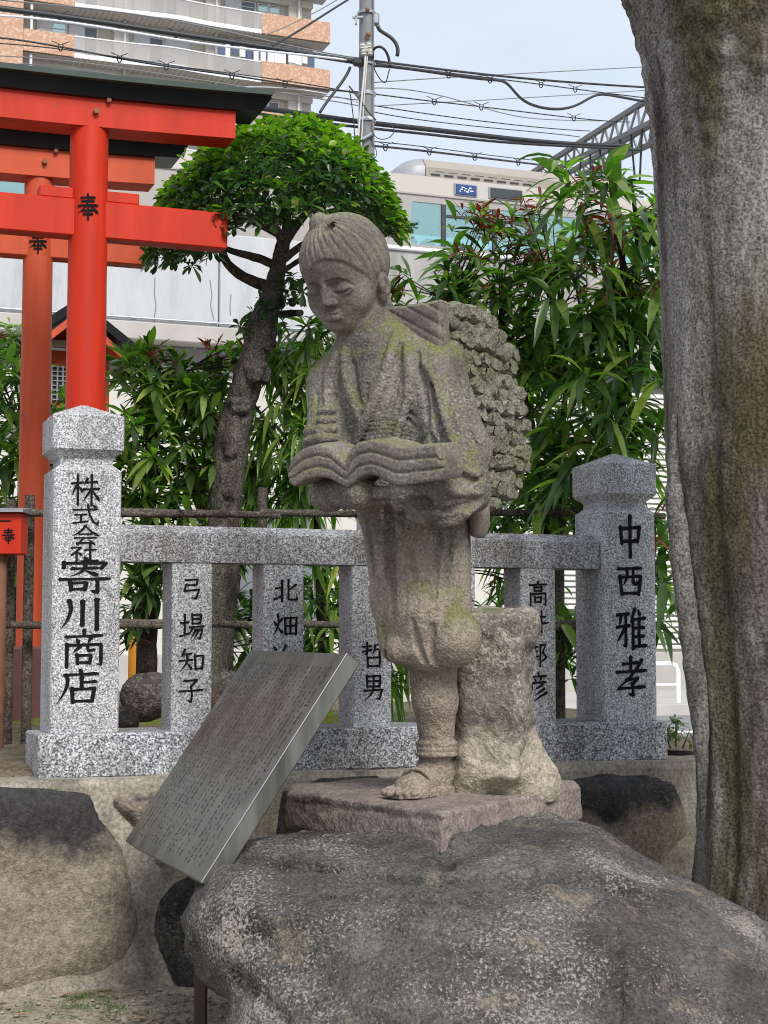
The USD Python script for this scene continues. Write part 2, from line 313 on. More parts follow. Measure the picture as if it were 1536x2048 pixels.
bark('shrub_bark', (.028, .022, .018), (.055, .044, .036), (.085, .068, .056), (.12, .10, .085), zs=.2, sc=30., bd=.005)
bark('bamboo_old', (.035, .028, .022), (.07, .057, .046), (.12, .10, .082), (.17, .15, .12), zs=1., sc=30., bd=.003)

def leafmat(name, a, b, c, trans=(.2, .4, .05), rough=.26, tf=.36, island=True):
    src = 'g.random_per_island' if island else 'o.random'
    mat(name, {'g': ('geometry', {}), 'o': ('object_info', {}), 'r': ('rgb_ramp', {'ramp': [(0., a), (.5, b), (1., c)]}),
               'n': ('noise_texture', {'scale': 30., 'detail': 3.}), 'r2': ('rgb_ramp', {'ramp': [(.3, (.7, .7, .7)), (.7, (1.2, 1.2, 1.2))]}), 'm': ('mix', {'mix_type': 'multiply', 'fac': .8}),
               'p': ('principled_bsdf', {'roughness': rough, 'specular_ior_level': .5}),
               't': ('translucent_bsdf', {}), 'mt': ('mix', {'mix_type': 'multiply', 'fac': 1., 'color2': tuple(np.array(trans) * 6)}), 'x': ('mix_closure', {'fac': tf})},
        [(src, 'r.fac'), ('g.position', 'n.vector'), ('n.fac', 'r2.fac'), ('r.color', 'm.color1'), ('r2.color', 'm.color2'), ('m.color', 'p.base_color'), ('m.color', 'mt.color1'), ('mt.color', 't.color'), ('p.BSDF', 'x.closure1'), ('t.BSDF', 'x.closure2')], surface='x.closure')
for isl, suf in ((True, ''), (False, '_single')):
    leafmat('leaf_dark' + suf, (.035, .068, .024), (.062, .112, .036), (.105, .165, .05), island=isl)
    leafmat('leaf_mid' + suf, (.085, .145, .038), (.14, .215, .052), (.21, .28, .075), island=isl)
    leafmat('leaf_bright' + suf, (.20, .28, .055), (.31, .38, .075), (.44, .46, .13), rough=.4, island=isl)
    leafmat('leaf_red' + suf, (.15, .04, .025), (.24, .085, .045), (.28, .16, .08), (.3, .12, .06), rough=.4, island=isl)
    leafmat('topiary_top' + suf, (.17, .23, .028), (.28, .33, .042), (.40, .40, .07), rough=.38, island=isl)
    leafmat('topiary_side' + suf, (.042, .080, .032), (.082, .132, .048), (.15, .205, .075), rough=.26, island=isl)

def painted(name, col, worn, rough=.42, wear=.72):
    c = np.array(col)
    mat(name, {'g': ('geometry', {}), 'mp': ('mapping', {'scale': (1., 1., .12)}), 'n': ('noise_texture', {'scale': 14., 'detail': 5.}),
               'r': ('rgb_ramp', {'ramp': [(.3, tuple(c * .82)), (.55, tuple(c)), (.75, tuple(np.minimum(c * 1.12 + .004, 1)))]}),
               'n2': ('noise_texture', {'scale': 26., 'detail': 6., 'roughness': .7}), 'r2': ('rgb_ramp', {'ramp': [(wear, (0., 0., 0.)), (wear + .02, (1., 1., 1.))]}), 'm': ('mix', {'color2': worn}),
               'b': ('bump', {'strength': .12, 'distance': .002}), 'p': ('principled_bsdf', {'roughness': rough, 'specular_ior_level': .25})},
        [('g.position', 'mp.vector'), ('mp.vector', 'n.vector'), ('n.fac', 'r.fac'), ('g.position', 'n2.vector'), ('n2.fac', 'r2.fac'), ('r2.color', 'm.fac'), ('r.color', 'm.color1'), ('m.color', 'p.base_color'), ('n.fac', 'b.height'), ('b.normal', 'p.normal')])
painted('vermilion', (.52, .028, .007), (.22, .07, .04), .5, .68)
painted('vermilion_faded', (.55, .09, .035), (.16, .07, .05), .6, .66)
painted('black_paint', (.010, .011, .013), (.14, .15, .15), .35, .74)
painted('roof_verdigris', (.05, .075, .065), (.15, .18, .16), .6)
plain('ink', (.010, .010, .012), .8, spec=.1)
plain('torii_base', (.13, .055, .05), .6, var=.3)
plain('concrete_white', (.66, .67, .69), .8, bump=.2, bscale=25., var=.05, vscale=.8)
plain('concrete', (.42, .40, .37), .85, bump=.3, bscale=14., var=.14, vscale=1.2)
plain('stain_rust', (.50, .36, .20), .9)
plain('concrete_dark', (.20, .195, .19), .85, var=.15)
plain('crack', (.22, .22, .23), .9)
plain('asphalt', (.20, .20, .205), .9, bump=.3, bscale=40.)
plain('road_line', (.75, .75, .74), .8)
plain('white_metal', (.82, .83, .84), .35)
plain('beige_wall', (.58, .555, .50), .8, var=.05)
plain('louver', (.62, .615, .59), .6, var=.05)
plain('dark_gap', (.05, .05, .05), .9)
plain('orange_post', (.75, .30, .02), .5)
plain('train_body', (.47, .44, .395), .35, var=.02)
plain('train_band', (.36, .335, .315), .35, var=.02)
plain('train_roof', (.34, .30, .26), .45, var=.06)
plain('train_roof_grey', (.30, .31, .33), .4, var=.06)
plain('train_dark', (.035, .04, .045), .4)
plain('train_sign', (.025, .06, .19), .3)
plain('sign_text', (.75, .80, .85), .4)
plain('seat_dark', (.05, .055, .06), .6)
plain('train_inside', (.50, .62, .60), .6)
plain('pole_concrete', (.20, .205, .21), .7, var=.12, vscale=2.)
plain('cable_black', (.02, .022, .025), .5)
plain('cable_grey', (.18, .185, .19), .5)
plain('porcelain', (.62, .60, .56), .3)
plain('galvanised', (.34, .36, .38), .45, metal=.6)
plain('rust', (.20, .09, .05), .8, var=.3, vscale=20.)
plain('apt_wall', (.60, .56, .49), .8, var=.03)
plain('apt_pillar', (.66, .62, .55), .8, var=.03)
plain('apt_soffit', (.56, .53, .48), .8)
plain('apt_slab', (.70, .73, .77), .6)
plain('apt_panel', (.50, .47, .455), .5, var=.05)
plain('apt_frame', (.70, .70, .69), .4)
plain('apt_blind', (.16, .17, .19), .4)
plain('curtain', (.66, .67, .68), .7)
plain('laundry_white', (.75, .76, .78), .8)
plain('laundry_blue', (.08, .11, .2), .8)
plain('plate_ink', (.045, .045, .042), .6)
plain('brown_steel', (.055, .035, .03), .5)
plain('dry_leaf', (.36, .20, .13), .7)
plain('dark_shutter', (.10, .10, .105), .6)
plain('moss_green', (.12, .14, .02), .95, bump=1., bscale=150., var=.4, vscale=60.)
mat('apt_tile', {'g': ('geometry', {}), 'v': ('voronoi_texture', {'scale': 9.}), 'sc': ('separate_color', {}), 'r': ('rgb_ramp', {'ramp': [(0., (.46, .25, .15)), (.6, (.50, .285, .18)), (.75, (.56, .37, .26)), (1., (.60, .42, .31))]}), 'p': ('principled_bsdf', {'roughness': .6})},
    [('g.position', 'v.vector'), ('v.color', 'sc.color'), ('sc.r', 'r.fac'), ('r.color', 'p.base_color')])
mat('steel_plate', {'g': ('geometry', {}), 'mp': ('mapping', {'scale': (9., 9., 1.1)}), 'n': ('noise_texture', {'scale': 1.6, 'detail': 6., 'roughness': .6}),
    'r': ('rgb_ramp', {'ramp': [(.3, (.12, .122, .108)), (.5, (.19, .19, .172)), (.7, (.27, .265, .245))]}), 'r2': ('rgb_ramp', {'ramp': [(.3, (.30, .30, .30)), (.7, (.5, .5, .5))]}),
    'p': ('principled_bsdf', {'metallic': .85, 'roughness': .4})},
    [('g.position', 'mp.vector'), ('mp.vector', 'n.vector'), ('n.fac', 'r.fac'), ('r.color', 'p.base_color'), ('n.fac', 'r2.fac'), ('r2.color', 'p.roughness')])
mat('steel_edge', {'p': ('principled_bsdf', {'metallic': .9, 'roughness': .28, 'base_color': (.55, .55, .53)})}, [])
mat('window_glass', {'f': ('fresnel', {'IOR': 1.5}), 't': ('transparent_bsdf', {'color': (.75, .80, .80)}), 'g': ('glossy_bsdf', {'roughness': .03}), 'x': ('mix_closure', {})},
    [('f.fac', 'x.fac'), ('t.BSDF', 'x.closure1'), ('g.BSDF', 'x.closure2')], surface='x.closure')
mat('train_glass', {'f': ('fresnel', {'IOR': 1.6}), 't': ('transparent_bsdf', {'color': (.55, .86, .84)}), 'g': ('glossy_bsdf', {'roughness': .03, 'color': (.66, .86, .84)}), 'x': ('mix_closure', {'fac': .5})},
    [('t.BSDF', 'x.closure1'), ('g.BSDF', 'x.closure2')], surface='x.closure')
mat('balcony_glass', {'p': ('principled_bsdf', {'base_color': (.42, .40, .385), 'roughness': .25, 'alpha': .55})}, [])
mat('viaduct_white', {'g': ('geometry', {}), 'mp': ('mapping', {'scale': (1.2, 1.2, .22)}), 'n': ('noise_texture', {'scale': 2.2, 'detail': 7., 'roughness': .65}),
    'r': ('rgb_ramp', {'ramp': [(.28, (.34, .35, .37)), (.46, (.45, .46, .475)), (.7, (.51, .515, .53))]}), 'n2': ('noise_texture', {'scale': 20., 'detail': 4.}), 'b': ('bump', {'strength': .3, 'distance': .01}), 'p': ('principled_bsdf', {'roughness': .85})},
    [('g.position', 'mp.vector'), ('mp.vector', 'n.vector'), ('n.fac', 'r.fac'), ('r.color', 'p.base_color'), ('g.position', 'n2.vector'), ('n2.fac', 'b.height'), ('b.normal', 'p.normal')])
mat('viaduct_grey', {'g': ('geometry', {}), 'mp': ('mapping', {'scale': (1.6, 1.6, .18)}), 'n': ('noise_texture', {'scale': 2.2, 'detail': 7., 'roughness': .65}),
    'r': ('rgb_ramp', {'ramp': [(.3, (.20, .195, .185)), (.5, (.32, .31, .295)), (.7, (.40, .39, .375))]}), 'p': ('principled_bsdf', {'roughness': .85})},
    [('g.position', 'mp.vector'), ('mp.vector', 'n.vector'), ('n.fac', 'r.fac'), ('r.color', 'p.base_color')])
# ------------------------------------------------------------------ the axes that fence, gates, railway and houses share
TH = math.radians(20.5)
U = V(math.cos(TH), math.sin(TH), 0); NB = V(-math.sin(TH), math.cos(TH), 0)      # along the fence, and away from the eye
def axes(th): t = math.radians(th); return V(math.cos(t), math.sin(t), 0), V(-math.sin(t), math.cos(t), 0)
B0 = at(75, 1560, 5.0)                                   # front left foot of the fence's kerb stone
ZB = B0[2]                                               # 0.64 m above the ground in front
ZBED = ZB + .03                                          # the planted bed behind the fence

# ------------------------------------------------------------------ ground, bed, street
def sheet(poly, z): return trimesh.Trimesh(*[np.c_[np.asarray(a, float), np.full(len(a), float(z))] if i == 0 else a for i, a in enumerate(trimesh.creation.triangulate_polygon(Polygon(poly), engine='earcut'))], process=False)
W0 = B0 - NB * .06                                        # the line of the retaining wall's face
def grid_ground(x0, x1, y0, y1, step, fz):
    xs, ys = np.arange(x0, x1 + step, step), np.arange(y0, y1 + step, step)
    X, Y = np.meshgrid(xs, ys, indexing='ij'); Z = fz(X, Y); n, m = X.shape
    i, j = np.meshgrid(np.arange(n - 1), np.arange(m - 1), indexing='ij')
    q = np.stack([i * m + j, (i + 1) * m + j, (i + 1) * m + j + 1, i * m + j + 1], -1).reshape(-1, 4)
    return trimesh.Trimesh(np.stack([X, Y, Z], -1).reshape(-1, 3), np.vstack([q[:, [0, 1, 2]], q[:, [0, 2, 3]]]), process=False)
def fz(X, Y): return .03 * (meshkit.fbm(np.stack([X * 1.7, Y * 1.7, X * 0], -1), 4, 3) - .5) + .008
obj('ground', grid_ground(-6, 8, -3, 6.2, .06, fz), 'front_ground', None, True, kind='structure')
# the street and its surroundings: one wide sheet just under the front ground
obj('terrain', sheet([(-900, -600), (900, -600), (900, 1400), (-900, 1400)], -.05), 'asphalt', kind='structure')
BEDP = [W0 - U * 4 + NB * .09, W0 + U * .02 + NB * .09, W0 + U * .03 + NB * .2, W0 + U * 2.62 + NB * .2, W0 + U * 2.75 + NB * .75, V(1.2, 8.6, 0), V(-1.0, 11.5, 0), V(-5, 12.5, 0)]
def bed_mesh():
    P = Polygon([(p[0], p[1]) for p in BEDP]); m = grid_ground(-6.2, 2.4, 4.6, 12.6, .09, lambda X, Y: ZBED + .10 * (meshkit.fbm(np.stack([X * 1.3, Y * 1.3, X * 0 + 5], -1), 4, 9) - .42) - .07 * np.exp(-np.maximum((X - W0[0]) * NB[0] + (Y - W0[1]) * NB[1] - .05, 0) / .12) * (X < -.9))
    c = m.triangles_center; from shapely import contains_xy
    keep = contains_xy(P, c[:, 0], c[:, 1]); top = trimesh.Trimesh(m.vertices, m.faces[keep], process=False)
    ring = [(p[0], p[1]) for p in P.exterior.coords]
    side = prism(P.buffer(.02), ZBED - .03, V(0, 0, -.02), V(1, 0, 0), V(0, 1, 0), ZUP)
    return [top, side]
obj('planting_bed', bed_mesh(), 'soil', None, True, kind='structure')
for (px, py, L, w, Y) in ((160, 1447, .5, .2, 6.2), (640, 1448, .3, .1, 6.4)):
    c = atz(px, py, ZBED + .03); 
    obj('moss_patch', roughen(trimesh.Trimesh(*(lambda s: (s.vertices * (L, w, .035) + c, s.faces))(trimesh.creation.icosphere(3))), .02, 9., 4), 'moss_green', None, True, kind='stuff')

# ------------------------------------------------------------------ retaining wall of field stones under the fence
wall = thing('retaining_wall', 'low retaining wall of big rounded field stones set in mortar beneath the granite fence', 'wall', W0)
def wallpt(px, py, d=0.): return onplane(px, py, W0 - NB * d, NB)
wl, wr = W0 - U * 2.2, W0 + U * 3.6
def mortar_mesh():
    nu, nz = 150, 26; pts = []
    for i in range(nu + 1):
        for j in range(nz + 1):
            t = j / nz; z = -.03 + (ZB + .004 + .03) * min(1, t * 1.08)
            back = 0. if t * 1.08 <= 1 else .22 * (t * 1.08 - 1) / .08
            pts.append(wl + (wr - wl) * i / nu + V(0, 0, z - W0[2]) + NB * (back - .035 * (1 - t)))
    v = np.array(pts); k = nz + 1
    i, j = np.meshgrid(np.arange(nu), np.arange(nz), indexing='ij')
    q = np.stack([i * k + j, (i + 1) * k + j, (i + 1) * k + j + 1, i * k + j + 1], -1).reshape(-1, 4)
    m = trimesh.Trimesh(v, np.vstack([q[:, [0, 1, 2]], q[:, [0, 2, 3]]]), process=False)
    return roughen(roughen(m, .011, 6., 2), .004, 30., 7)
obj('mortar_bed', mortar_mesh(), 'mortar', wall, True)
STONES = [
 ([(-90, 1572), (60, 1572), (180, 1585), (203, 1640), (250, 1690), (272, 1760), (288, 1860), (262, 1930), (170, 1985), (60, 2003), (-90, 2000)], 'wall_stone_tan', .06, 'large tan stone with black weathered top'),
 ([(208, 1594), (330, 1578), (470, 1570), (440, 1650), (380, 1700), (320, 1690), (264, 1655)], 'wall_stone_brown', .05, 'brown stone behind the steel plate'),
 ([(283, 1705), (330, 1712), (352, 1745), (345, 1775), (322, 1778)], 'wall_stone_tan', .03, None),
 ([(345, 1762), (400, 1735), (470, 1800), (440, 1990), (350, 1990), (312, 1900), (300, 1850), (312, 1800)], 'wall_stone_dark', .09, 'black rough stone beside the sign post'),
 ([(560, 1582), (640, 1556), (760, 1552), (790, 1620), (690, 1690), (540, 1700)], 'wall_stone_dark', .05, None),
 ([(1135, 1560), (1200, 1546), (1290, 1550), (1345, 1565), (1368, 1620), (1372, 1665), (1340, 1700), (1310, 1745), (1210, 1760), (1150, 1660)], 'wall_stone_dark_top', .07, 'dark stone with tan underside near the trunk'),
 ([(800, 1556), (1000, 1548), (1100, 1560), (1120, 1660), (900, 1700), (810, 1640)], 'wall_stone_brown', .05, None),
 ([(1400, 1600), (1500, 1580), (1620, 1600), (1640, 1800), (1480, 1850), (1390, 1760)], 'wall_stone_brown', .06, None),
 ([(-420, 1590), (-120, 1572), (-104, 2000), (-420, 2020)], 'wall_stone_tan', .12, None)]
def pillow(px, bulge, seed):
    w = [wallpt(*q) for q in px]; a = np.array([[np.dot(p - W0, U), p[2]] for p in w])
    P = Polygon(a).buffer(-.018).buffer(.018); h = .013
    x0, y0, x1, y1 = P.bounds; xs, ys = np.arange(x0 - h, x1 + 2 * h, h), np.arange(y0 - h, y1 + 2 * h, h)
    X, Y = np.meshgrid(xs, ys, indexing='ij')
    from shapely import points, distance, contains_xy
    ins = contains_xy(P, X, Y); d = distance(P.exterior, points(X, Y)) * np.where(ins, 1, -1)
    R = max(min(x1 - x0, y1 - y0) * .30, .04)
    t = np.clip(d / R, -.2, 1); H = bulge * np.sqrt(np.clip(1 - (1 - np.clip(t, 0, 1)) ** 2.4, 0, 1)) - .016 + np.minimum(t, 0) * .1 + .008
    H += (meshkit.fbm(np.stack([X * 5, Y * 5, X * 0 + seed], -1), 4, seed) - .5) * .05 * np.clip(t * 3, 0, 1)
    pts = (W0 - V(0, 0, W0[2])) + X[..., None] * U + Y[..., None] * ZUP - H[..., None] * NB
    n, m = X.shape; i, j = np.meshgrid(np.arange(n - 1), np.arange(m - 1), indexing='ij')
    q = np.stack([i * m + j, (i + 1) * m + j, (i + 1) * m + j + 1, i * m + j + 1], -1).reshape(-1, 4)
    dd = d.ravel(); q = q[(dd[q] > -.02).all(1)]
    return trimesh.Trimesh(pts.reshape(-1, 3), np.vstack([q[:, [0, 1, 2]], q[:, [0, 2, 3]]]), process=False)
for i, (px, m, b, lab) in enumerate(STONES): obj('stone', pillow(px, b, 11 + i), m, wall, True, label=lab)

# ------------------------------------------------------------------ brush lettering
GLYPH = {
'中': 'v20,30 24,66|p20,32 80,28 74,62|h24,62 74,60|v50,3 50,98', '西': 'h14,16 86,13|v18,38 24,88|p18,40 84,36 77,88|h24,85 77,84|l40,16 40,40 29,62|p60,15 60,54 66,60 74,54',
'雅': 'h8,18 44,15|l20,18 15,44|h8,46 46,42|k34,18 34,90 24,86|l30,50 6,82|l62,5 48,36|v56,28 56,95|d72,6 77,18|h57,28 94,25|h57,48 90,46|h57,68 90,66|v75,28 75,89|h57,90 97,88',
'孝': 'h26,18 70,15|v48,3 48,36|h8,38 93,34|l80,9 50,46 7,80|p34,58 68,53 52,68|k52,66 55,94 41,90|h14,78 88,74', '株': 'h4,30 42,26|v24,4 24,97|l22,32 4,68|r26,38 42,56|l56,14 45,34|h54,26 90,23|h44,48 98,45|v71,3 71,98|l68,50 42,86|r73,50 99,84',
'式': 'h8,28 92,23|h14,50 54,47|v34,50 34,82|h8,87 58,77|k58,5 64,46 78,80 93,92 95,70|d76,4 87,15', '会': 'l50,3 31,34 3,55|r50,5 72,34 98,53|h30,46 70,44|h14,65 86,62|p44,65 27,90 73,87|d63,76 81,94',
'社': 'd22,3 29,14|p6,29 40,26 7,63|v24,48 24,98|d30,50 41,62|h54,38 92,35|v72,7 72,88|h44,90 99,87', '寄': 'd49,0 53,11|v10,17 9,31|p11,19 90,16 81,31|h26,33 74,30|l50,20 46,38 23,53|r52,38 75,51|h3,63 97,59|v22,70 24,91|p22,72 53,70 50,90|h24,89 50,88|k74,62 74,97 61,92',
'川': 'l20,8 22,50 3,95|v50,10 50,85|v82,4 82,99', '商': 'v50,0 50,12|h8,17 92,13|d32,22 37,32|l66,20 59,33|v10,38 10,98|k10,40 90,37 90,93 79,89|l40,44 25,59|p58,42 60,55 73,52|v34,66 35,89|p34,68 66,66 64,88|h35,87 64,86',
'店': 'd51,0 55,10|h18,17 93,13|l20,17 22,50 1,97|v56,24 56,54|h57,38 89,36|v34,56 36,95|p34,59 85,55 80,93|h36,92 80,91', '弓': 'p22,12 75,8 70,31|h24,34 70,31|v24,34 17,58|k17,58 81,52 68,91 47,86',
'場': 'h4,38 36,34|v20,9 20,80|h2,85 41,74|v50,6 52,40|p50,8 87,5 84,38|h52,22 84,21|h52,39 84,38|h41,53 99,49|l56,53 37,79|k62,63 93,60 82,95 71,90|l66,64 46,93|l80,62 57,98',
'知': 'l22,3 7,33|h16,23 48,19|h3,49 53,45|l30,23 28,56 3,93|r30,57 51,85|v62,28 64,85|p62,31 95,27 90,83|h64,81 90,79', '子': 'p22,14 75,10 50,36|k50,35 54,70 50,97 33,88|h3,55 97,50',
'北': 'v34,9 34,93|h8,39 34,36|h3,85 34,71|l89,24 60,49|k60,5 60,84 95,86 93,64', '畑': 'd8,34 15,51|l37,26 28,43|l22,7 22,56 1,95|r24,59 41,85|v50,20 52,89|p50,22 95,19 92,89|v71,21 71,86|h52,54 92,52|h52,86 92,85',
'治': 'd10,9 22,20|d5,36 17,46|h7,90 25,60|p60,7 40,45 85,40|d74,27 93,51|v44,60 46,95|p44,62 87,58 84,93|h46,92 84,91', '哲': 'h4,17 40,14|k22,2 22,49 11,44|h4,37 42,28|l84,3 56,12|l56,12 54,30 44,51|h56,28 97,25|v76,28 76,51|v24,60 26,97|p24,62 79,58 76,95|h26,94 76,93',
'男': 'v20,6 22,47|p20,8 81,5 78,47|v50,8 50,44|h22,26 78,25|h22,46 78,45|k10,62 89,58 76,95 61,90|l48,46 42,72 7,99', '高': 'd49,0 51,11|h6,17 95,13|v30,24 31,41|p30,26 70,24 68,41|h31,40 68,39|v12,51 12,99|k12,53 89,49 89,95 75,90|v34,64 35,85|p34,66 66,64 64,85|h35,84 64,83',
'井': 'h12,31 89,28|h1,61 99,56|l34,7 32,60 13,95|v66,5 66,99', '邦': 'h8,20 50,17|h10,40 48,37|h3,63 54,58|l30,5 30,60 7,97|p62,10 90,7 74,40 93,62 72,77|v62,10 62,99', '彦': 'd49,0 54,10|h10,17 90,13|d33,22 40,32|l66,20 57,33|h14,38 88,35|l18,38 18,66 1,98|l70,44 36,61|l80,58 35,81|l91,72 31,99',
'奉': 'h18,14 81,11|h22,28 77,25|h5,45 95,41|l48,2 44,40 5,73|r54,42 97,71|h28,65 72,62|h30,79 70,77|v50,52 50,99'}
def glyph(ch, wt=1.0):
    """strokes with a brush's pressure -> outline in a unit square, y up"""
    parts = []
    for s in GLYPH[ch].split('|'):
        k, p = s[0], np.array([[float(c) for c in q.split(',')] for q in s[1:].split()])
        d = np.r_[0, np.cumsum(np.linalg.norm(np.diff(p, axis=0), axis=1))]; n = max(int(d[-1] / 4), 8)
        t = np.linspace(0, 1, n); x = np.stack([np.interp(t * d[-1], d, p[:, i]) for i in (0, 1)], 1)
        if k in 'lr' and len(p) == 3:                     # a bent fall becomes a curve
            x = ((1 - t)[:, None] ** 2) * p[0] + (2 * t * (1 - t))[:, None] * (2 * p[1] - .5 * (p[0] + p[2])) + (t ** 2)[:, None] * p[2]
        w = {'h': np.interp(t, [0, .12, .5, .85, 1], [4.4, 3.4, 2.9, 4.6, 3.2]), 'v': np.interp(t, [0, .1, .5, 1], [5.4, 4.4, 4., 4.4]), 'p': np.interp(t, [0, .1, .45, .6, 1], [4.6, 3.6, 3.4, 4.6, 4.]),
             'l': np.interp(t, [0, .15, .6, 1], [5., 4.2, 3.4, .7]), 'r': np.interp(t, [0, .3, .8, 1], [1.6, 3.4, 6., .9]), 'd': np.interp(t, [0, .65, 1], [1.6, 5.4, 3.6]), 'k': np.interp(t, [0, .1, .5, .85, 1], [4.8, 3.8, 3.8, 4.4, .8])}[k] * wt
        c = [Point(a).buffer(r, 6) for a, r in zip(x, w)]
        parts += [MultiPoint(list(c[i].exterior.coords) + list(c[i + 1].exterior.coords)).convex_hull for i in range(n - 1)]
    g = unary_union(parts).simplify(.35)
    return affinity.affine_transform(g, [.01, 0, 0, -.01, -.5, .5])
def char_mesh(ch, w, h, c, ax, ay, az, wt=1., depth=.0016):
    g = affinity.scale(glyph(ch, wt * 1.12), w, h, origin=(0, 0))
    return trimesh.util.concatenate([prism(q, depth, c, ax, ay, az) for q in getattr(g, 'geoms', [g])])

# ------------------------------------------------------------------ granite fence
fence = thing('stone_fence', 'speckled granite fence with carved name pillars, one rail and a long kerb stone', 'fence', B0)
def fs(px, py, inset): p = onplane(px, py, B0 + NB * inset, NB); return np.dot(p - B0, U), p[2]
s1 = fs(1336, 1480, 0)[0]; ztop = at(75, 1470, 5.0)[2]
kd = .28
obj('kerb_stone', cbox(B0 + U * (s1 / 2) + NB * (kd / 2) + ZUP * ((ztop - ZB) / 2), (s1, kd, ztop - ZB), (U, NB, ZUP), .006), 'granite_base', fence)
INS = .03; PW = .217
def frustum(c, w0, w1, z0, z1):
    p = []
    for w, z in ((w0, z0), (w1, z1)):
        for a in (-1, 1):
            for b in (-1, 1): p.append(c + U * a * w / 2 + NB * b * w / 2 + ZUP * (z - c[2]))
    return hull(p)
def pillar(s, zt, text, lab):
    c = B0 + U * (s + PW / 2) + NB * (INS + PW / 2); z0 = ztop - .004
    neck = zt - .175
    pil = obj('pillar', [cbox(V(c[0], c[1], (z0 + neck) / 2), (PW, PW, neck - z0), (U, NB, ZUP), .005)], 'granite', fence, label=lab)
    obj('neck', [frustum(c, PW - .012, PW - .05, neck - .001, neck + .016), frustum(c, PW - .05, PW - .05, neck + .015, neck + .036), frustum(c, PW - .05, PW + .006, neck + .035, neck + .06)], 'granite', pil)
    k = cbox(V(c[0], c[1], neck + .06 + .0575), (PW + .012, PW + .012, .115), (U, NB, ZUP), .004)
    obj('cap', [k, frustum(c, PW + .006, .02, neck + .174, neck + .218)], 'granite', pil)
    for ch, px, py, w, h, wt in text:
        p = onplane(px, py, B0 + NB * (INS - .0004), NB); sc = np.linalg.norm(p - EYE) / FPX
        obj('carved_character', char_mesh(ch, w * sc / math.cos(TH), h * sc, p, U, ZUP, -NB, wt), 'ink', pil)
sl, _ = fs(104, 1200, INS); sr, _ = fs(1206, 1200, INS)
zl = onplane(104, 826, B0 + NB * INS, NB)[2]; zr = onplane(1208, 924, B0 + NB * INS, NB)[2]
pillar(sl, zl, [('株', 171, 980, 54, 62, .85), ('式', 171, 1030, 52, 44, .9), ('会', 171, 1070, 54, 40, .9), ('社', 168, 1105, 52, 42, .9),
                ('寄', 170, 1150, 96, 72, .92), ('川', 165, 1228, 82, 62, 1.1), ('商', 168, 1298, 78, 72, .95), ('店', 158, 1373, 80, 68, 1.0)], 'tall left pillar lettered with a firm\'s name')
pillar(sr, zr, [('中', 1260, 1073, 66, 84, 1.05), ('西', 1260, 1162, 66, 70, 1.05), ('雅', 1262, 1258, 68, 86, .95), ('孝', 1263, 1354, 72, 80, .95)], 'shorter right pillar')
# rail
zrt = onplane(300, 1065, B0 + NB * INS, NB)[2]; zrb = onplane(300, 1123, B0 + NB * INS, NB)[2]
ra, rb_ = sl + PW, sr - .006
RI = INS + .012
def rail_mesh():
    p = []
    for s in (ra, rb_):
        for d, z in ((0, zrb), (.15, zrb), (0, zrt), (.15, zrt), (.045, zrt + .028), (.105, zrt + .028)): p.append(B0 + U * s + NB * (RI + d) + ZUP * (z - ZB))
    return hull(p)
obj('rail', rail_mesh(), 'granite_rail', fence)
for px, px2, text in ((343, 424, [('弓', 384, 1178, 44, 46), ('場', 384, 1253, 46, 54), ('知', 384, 1322, 48, 48), ('子', 382, 1380, 46, 50)]),
                 (527, 607, [('北', 572, 1182, 48, 48), ('畑', 570, 1250, 50, 48), ('治', 566, 1316, 48, 56)]),
                 (704, 783, [('哲', 747, 1310, 46, 50), ('男', 747, 1375, 44, 52)]),
                 (872, 951, [('子', 912, 1200, 72, 40)]),
                 (1042, 1112, [('高', 1076, 1187, 40, 50), ('井', 1077, 1243, 38, 44), ('邦', 1076, 1309, 40, 46), ('彦', 1076, 1373, 42, 56)])):
    a, b = fs(px, 1300, RI + .004)[0], fs(px2, 1300, RI + .004)[0]; w = b - a
    c = B0 + U * (a + w / 2) + NB * (RI + .004 + .0715)
    po = obj('post', cbox(V(c[0], c[1], (ztop - .004 + zrb + .003) / 2), (w, .143, zrb - ztop + .007), (U, NB, ZUP), .004), 'granite', fence)
    for ch, x, y, cw, chh in text:
        p = onplane(x, y, B0 + NB * (RI + .0036), NB); sc = np.linalg.norm(p - EYE) / FPX
        obj('carved_character', char_mesh(ch, cw * sc / math.cos(TH), chh * sc, p, U, ZUP, -NB, .95), 'ink', po)

